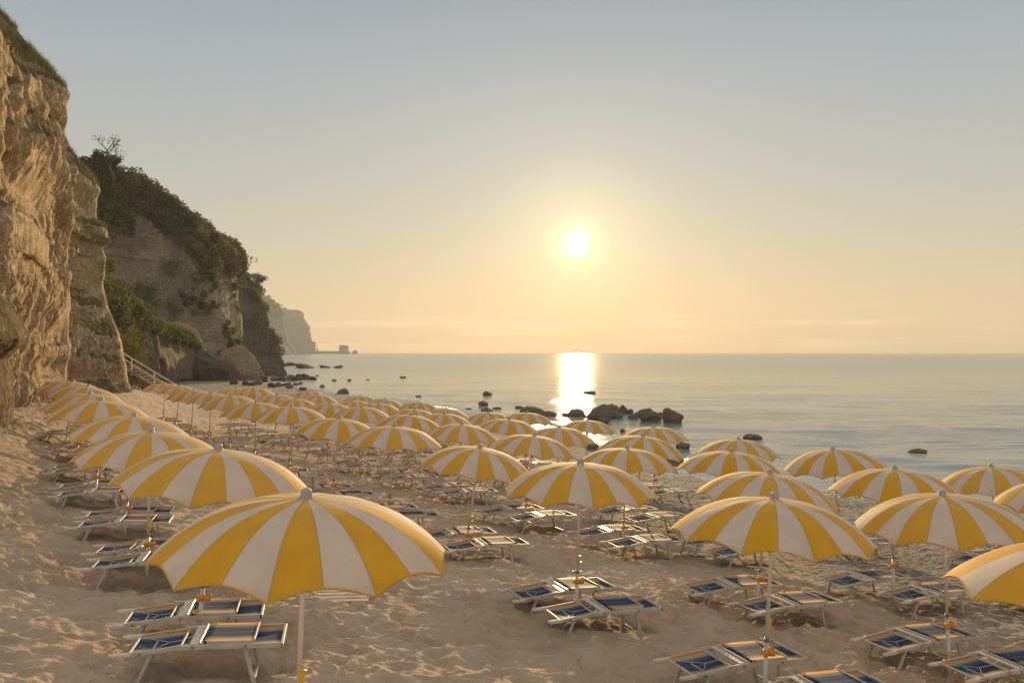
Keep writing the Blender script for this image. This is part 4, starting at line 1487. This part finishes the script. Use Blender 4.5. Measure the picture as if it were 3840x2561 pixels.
# ------------------------------------------------------------------ sun lounger
def lounger_parts(root, simple=False):
    HX, HZ, XR, ZR, XL, ZL, WY = .02, .365, .87, .335, -.63, .312, .31
    fr = MB()
    for s in (-1, 1):
        y = s * WY
        fr.bar((HX - .16, y, HZ + .003), (XR, y, ZR), .024, .048)
        fr.bar((HX + .10, y - s * .026, HZ + .012), (XL, y - s * .026, ZL), .022, .042)
        for bx_, bz_ in ((HX, HZ), (.52, .348), (XL + .16, .322)):
            fr.tube([(bx_, y + s * .010, bz_), (bx_, y + s * .024, bz_)], .013, 8, 1)
        fr.bar((.15, y - s * .024, .396), (.60, y - s * .024, .378), .02, .03)
        fr.bar((.17, y - s * .024, .375), (.17, y - s * .024, .414), .02, .02)
    fr.bar((XR, -WY - .012, ZR), (XR, WY + .012, ZR), .03, .04)
    fr.bar((-.575, -WY + .03, .316), (-.575, WY - .03, .316), .024, .026)
    fr.bar((-.10, -WY + .03, .358), (-.10, WY - .03, .358), .02, .022)
    fr.bar((.60, -WY + .03, .390), (.60, WY - .03, .390), .02, .022)
    frame = fr.build('frame', [M_FRAME, M_STEEL], root)
    pl = MB()
    pl.bar((.03, -WY + .02, .385), (.03, WY - .02, .385), .085, .014, 0)
    pl.bar((.085, -WY + .02, .392), (.085, WY - .02, .392), .022, .03, 0)
    for k in range(7):
        yy = -.2 + k * .066
        pl.lathe([(.001, .3935), (.010, .3935), (.010, .3925), (.0005, .3925)], 6, 1, (.03, yy))
    pl.build('hinge_plate', [M_ALU, M_STEEL], root)
    # cloth: foot panel with a sag, raised sunshade panel, head panel
    def sheet(x0, x1, z0, z1, sag, wy, name, nx=8, ny=10, thick=.006):
        V_, F_ = [], []
        for lay in (0, 1):
            for i in range(nx + 1):
                for j in range(ny + 1):
                    a, b = i / nx, j / ny
                    z = z0 + (z1 - z0) * a - sag * math.sin(math.pi * b) ** .8 * (.35 + .65 * math.sin(math.pi * a)) - (thick if lay else 0)
                    V_.append((x0 + (x1 - x0) * a, (b * 2 - 1) * wy, z))
        st_ = ny + 1
        off = (nx + 1) * st_
        for i in range(nx):
            for j in range(ny):
                q = (i * st_ + j, (i + 1) * st_ + j, (i + 1) * st_ + j + 1, i * st_ + j + 1)
                F_.append(q)
                F_.append(tuple(off + t_ for t_ in q[::-1]))
        for i in range(nx):
            for j in (0, ny):
                a = i * st_ + j
                F_.append((a, a + st_, a + st_ + off, a + off))
        for j in range(ny):
            for i in (0, nx):
                a = i * st_ + j
                F_.append((a, a + 1, a + 1 + off, a + off))
        mb_ = MB()
        mb_.add(V_, F_, 0, True)
        return mb_.build(name, M_FAB, root)
    sheet(-.57, -.06, .330, .370, .045, .275, 'foot_sling')
    sheet(.13, .61, .412, .392, .014, .28, 'sunshade')
    sheet(.10, .86, .358, .344, .034, .28, 'seat_sling')
    for s in (-1, 1):
        h = MB()
        y = s * (WY - .026)
        h.bar((XL + .07, y, ZL + .004), (XL - .09, y, ZL + .002), .032, .05, 0, .012)
        h.bar((XL - .07, y, ZL - .004), (XL - .125, y, ZL + .014), .026, .034, 0, .01)
        h.build('handle', M_PLAST, root)
    for xt, xf in ((-.36, -.55), (.50, .60)):
        for s in (-1, 1):
            lg = MB()
            y = s * (WY - .052)
            lg.bar((xt, y, .34), (xf, y, -.08), .026, .036, up=(1, 0, 0))
            lg.build('leg', M_FRAME, root)
        t_ = .955
        fb = MB()
        fb.bar((xt + (xf - xt) * t_, -WY + .06, .34 - .42 * t_ + .06), (xt + (xf - xt) * t_, WY - .06, .34 - .42 * t_ + .06), .03, .022)
        fb.build('foot_bar', M_FRAME, root)
        fb = MB()
        fb.bar((xt + (xf - xt) * .12, -WY + .06, .30), (xt + (xf - xt) * .12, WY - .06, .30), .018, .02)
        fb.build('crossbar', M_FRAME, root)
    rp = MB()
    rp.tube([(-.53, .2, .330), (-.38, .14, .312), (-.25, .02, .322), (-.12, -.03, .354), (.02, -.02, .398)], .0035, 5)
    rp.tube([(-.25, .02, .322), (-.34, -.10, .314), (-.40, -.16, .322)], .003, 5)
    rp.build('cord', M_ROPE, root)


LP = empty('sun_lounger')
lounger_parts(LP)
lk = child_map(LP)
first = True
EAS = {'a': math.radians(12)}
# rows in which the pairs stand, how many rows deep each is seen
FINE = {}
for k in UMB:
    kk = k[0]
    j = NROW[kk[0]] - int(kk[1:])
    if kk in ('a8', 'b13'):
        continue
    bx_, by_, bz_ = BASES[kk]
    for side, (la, lb_) in (('near', (.04, -.64)), ('far', (-.20, .45))):
        if kk == 'e12' and side == 'near':
            continue
        rnd = random.Random(kk + side)
        EA = EAS.get(kk[0], math.radians(21))
        if kk == 'a7':
            lb_ -= .26
        la += rnd.gauss(0, .06)
        lb_ += rnd.gauss(0, .03)
        ang_ = EA + rnd.gauss(0, .035)
        x = bx_ + la * math.cos(EA) - lb_ * math.sin(EA)
        y = by_ + la * math.sin(EA) + lb_ * math.cos(EA)
        o = LP if first else copy_tree(LP, lk)
        first = False
        o.location = (x, y, gz(x, y) - .015 + rnd.uniform(-.015, .01))
        o.rotation_euler = (0, 0, ang_)
        if j == 0:
            w_ = 'the nearest parasol of the %s' % ROWN[kk[0]]
        elif int(kk[1:]) == 1:
            w_ = 'the farthest parasol of the %s' % ROWN[kk[0]]
        else:
            w_ = 'the %s parasol of the %s' % (ORD[j], ROWN[kk[0]])
        tag(o, 'lounger on the %s side of %s' % (side, w_), 'sun lounger', 'blue and orange sling loungers in pairs under the parasols')

# ------------------------------------------------------------------ boardwalk half buried in sand
bw = empty('boardwalk', (-2.75, 12.35, gz(-2.75, 12.35) + .03), (0, 0, math.radians(4)))
for k in range(7):
    mb = MB()
    mb.bar((-.75, k * .17 - .45, .02 - .004 * abs(k - 3)), (.75, k * .17 - .45, .025), .13, .035)
    mb.build('plank', M_WOOD, bw)
tag(bw, 'short stretch of weathered plank boardwalk half buried in the sand', 'boardwalk')

# twigs and dry weed scattered on the near sand
mb = MB()
rd = random.Random(21)
for k in range(70):
    Y = rd.uniform(7.6, 16)
    x = rd.uniform(-.55, .35) * Y
    z = gz(x, Y) + .035
    a = rd.uniform(0, 6.28)
    L_ = rd.uniform(.012, .035)
    p = Vector((x, Y, z))
    mb.tube([p, p + Vector((math.cos(a) * L_, math.sin(a) * L_, .012)), p + Vector((math.cos(a + .15) * L_ * 1.9, math.sin(a + .15) * L_ * 1.9, .004))], .004, 4)
tag(mb.build('twig_litter', M_BARK), 'small dark twigs and dry weed scattered on the near sand', 'litter', kind='stuff')

# ------------------------------------------------------------------ the air
HAZE = .00019
t = NT('sea_haze')
vol = t.n('ShaderNodeVolumePrincipled')
vol.inputs['Color'].default_value = (.78, .84, .88, 1)
vol.inputs['Density'].default_value = HAZE
vol.inputs['Anisotropy'].default_value = .2
t.t.links.new(vol.outputs[0], t.out.inputs['Volume'])
mb = MB()
lo, hi = (-4700, -30, -6), (4800, 4400, 175)
vs = [(x, y, z) for z in (lo[2], hi[2]) for y in (lo[1], hi[1]) for x in (lo[0], hi[0])]
mb.add(vs, [(0, 2, 3, 1), (4, 5, 7, 6), (0, 1, 5, 4), (2, 6, 7, 3), (0, 4, 6, 2), (1, 3, 7, 5)])
hz = mb.build('haze', t.m)
tag(hz, 'thin warm sea haze paling the far headlands', 'haze', kind='stuff')
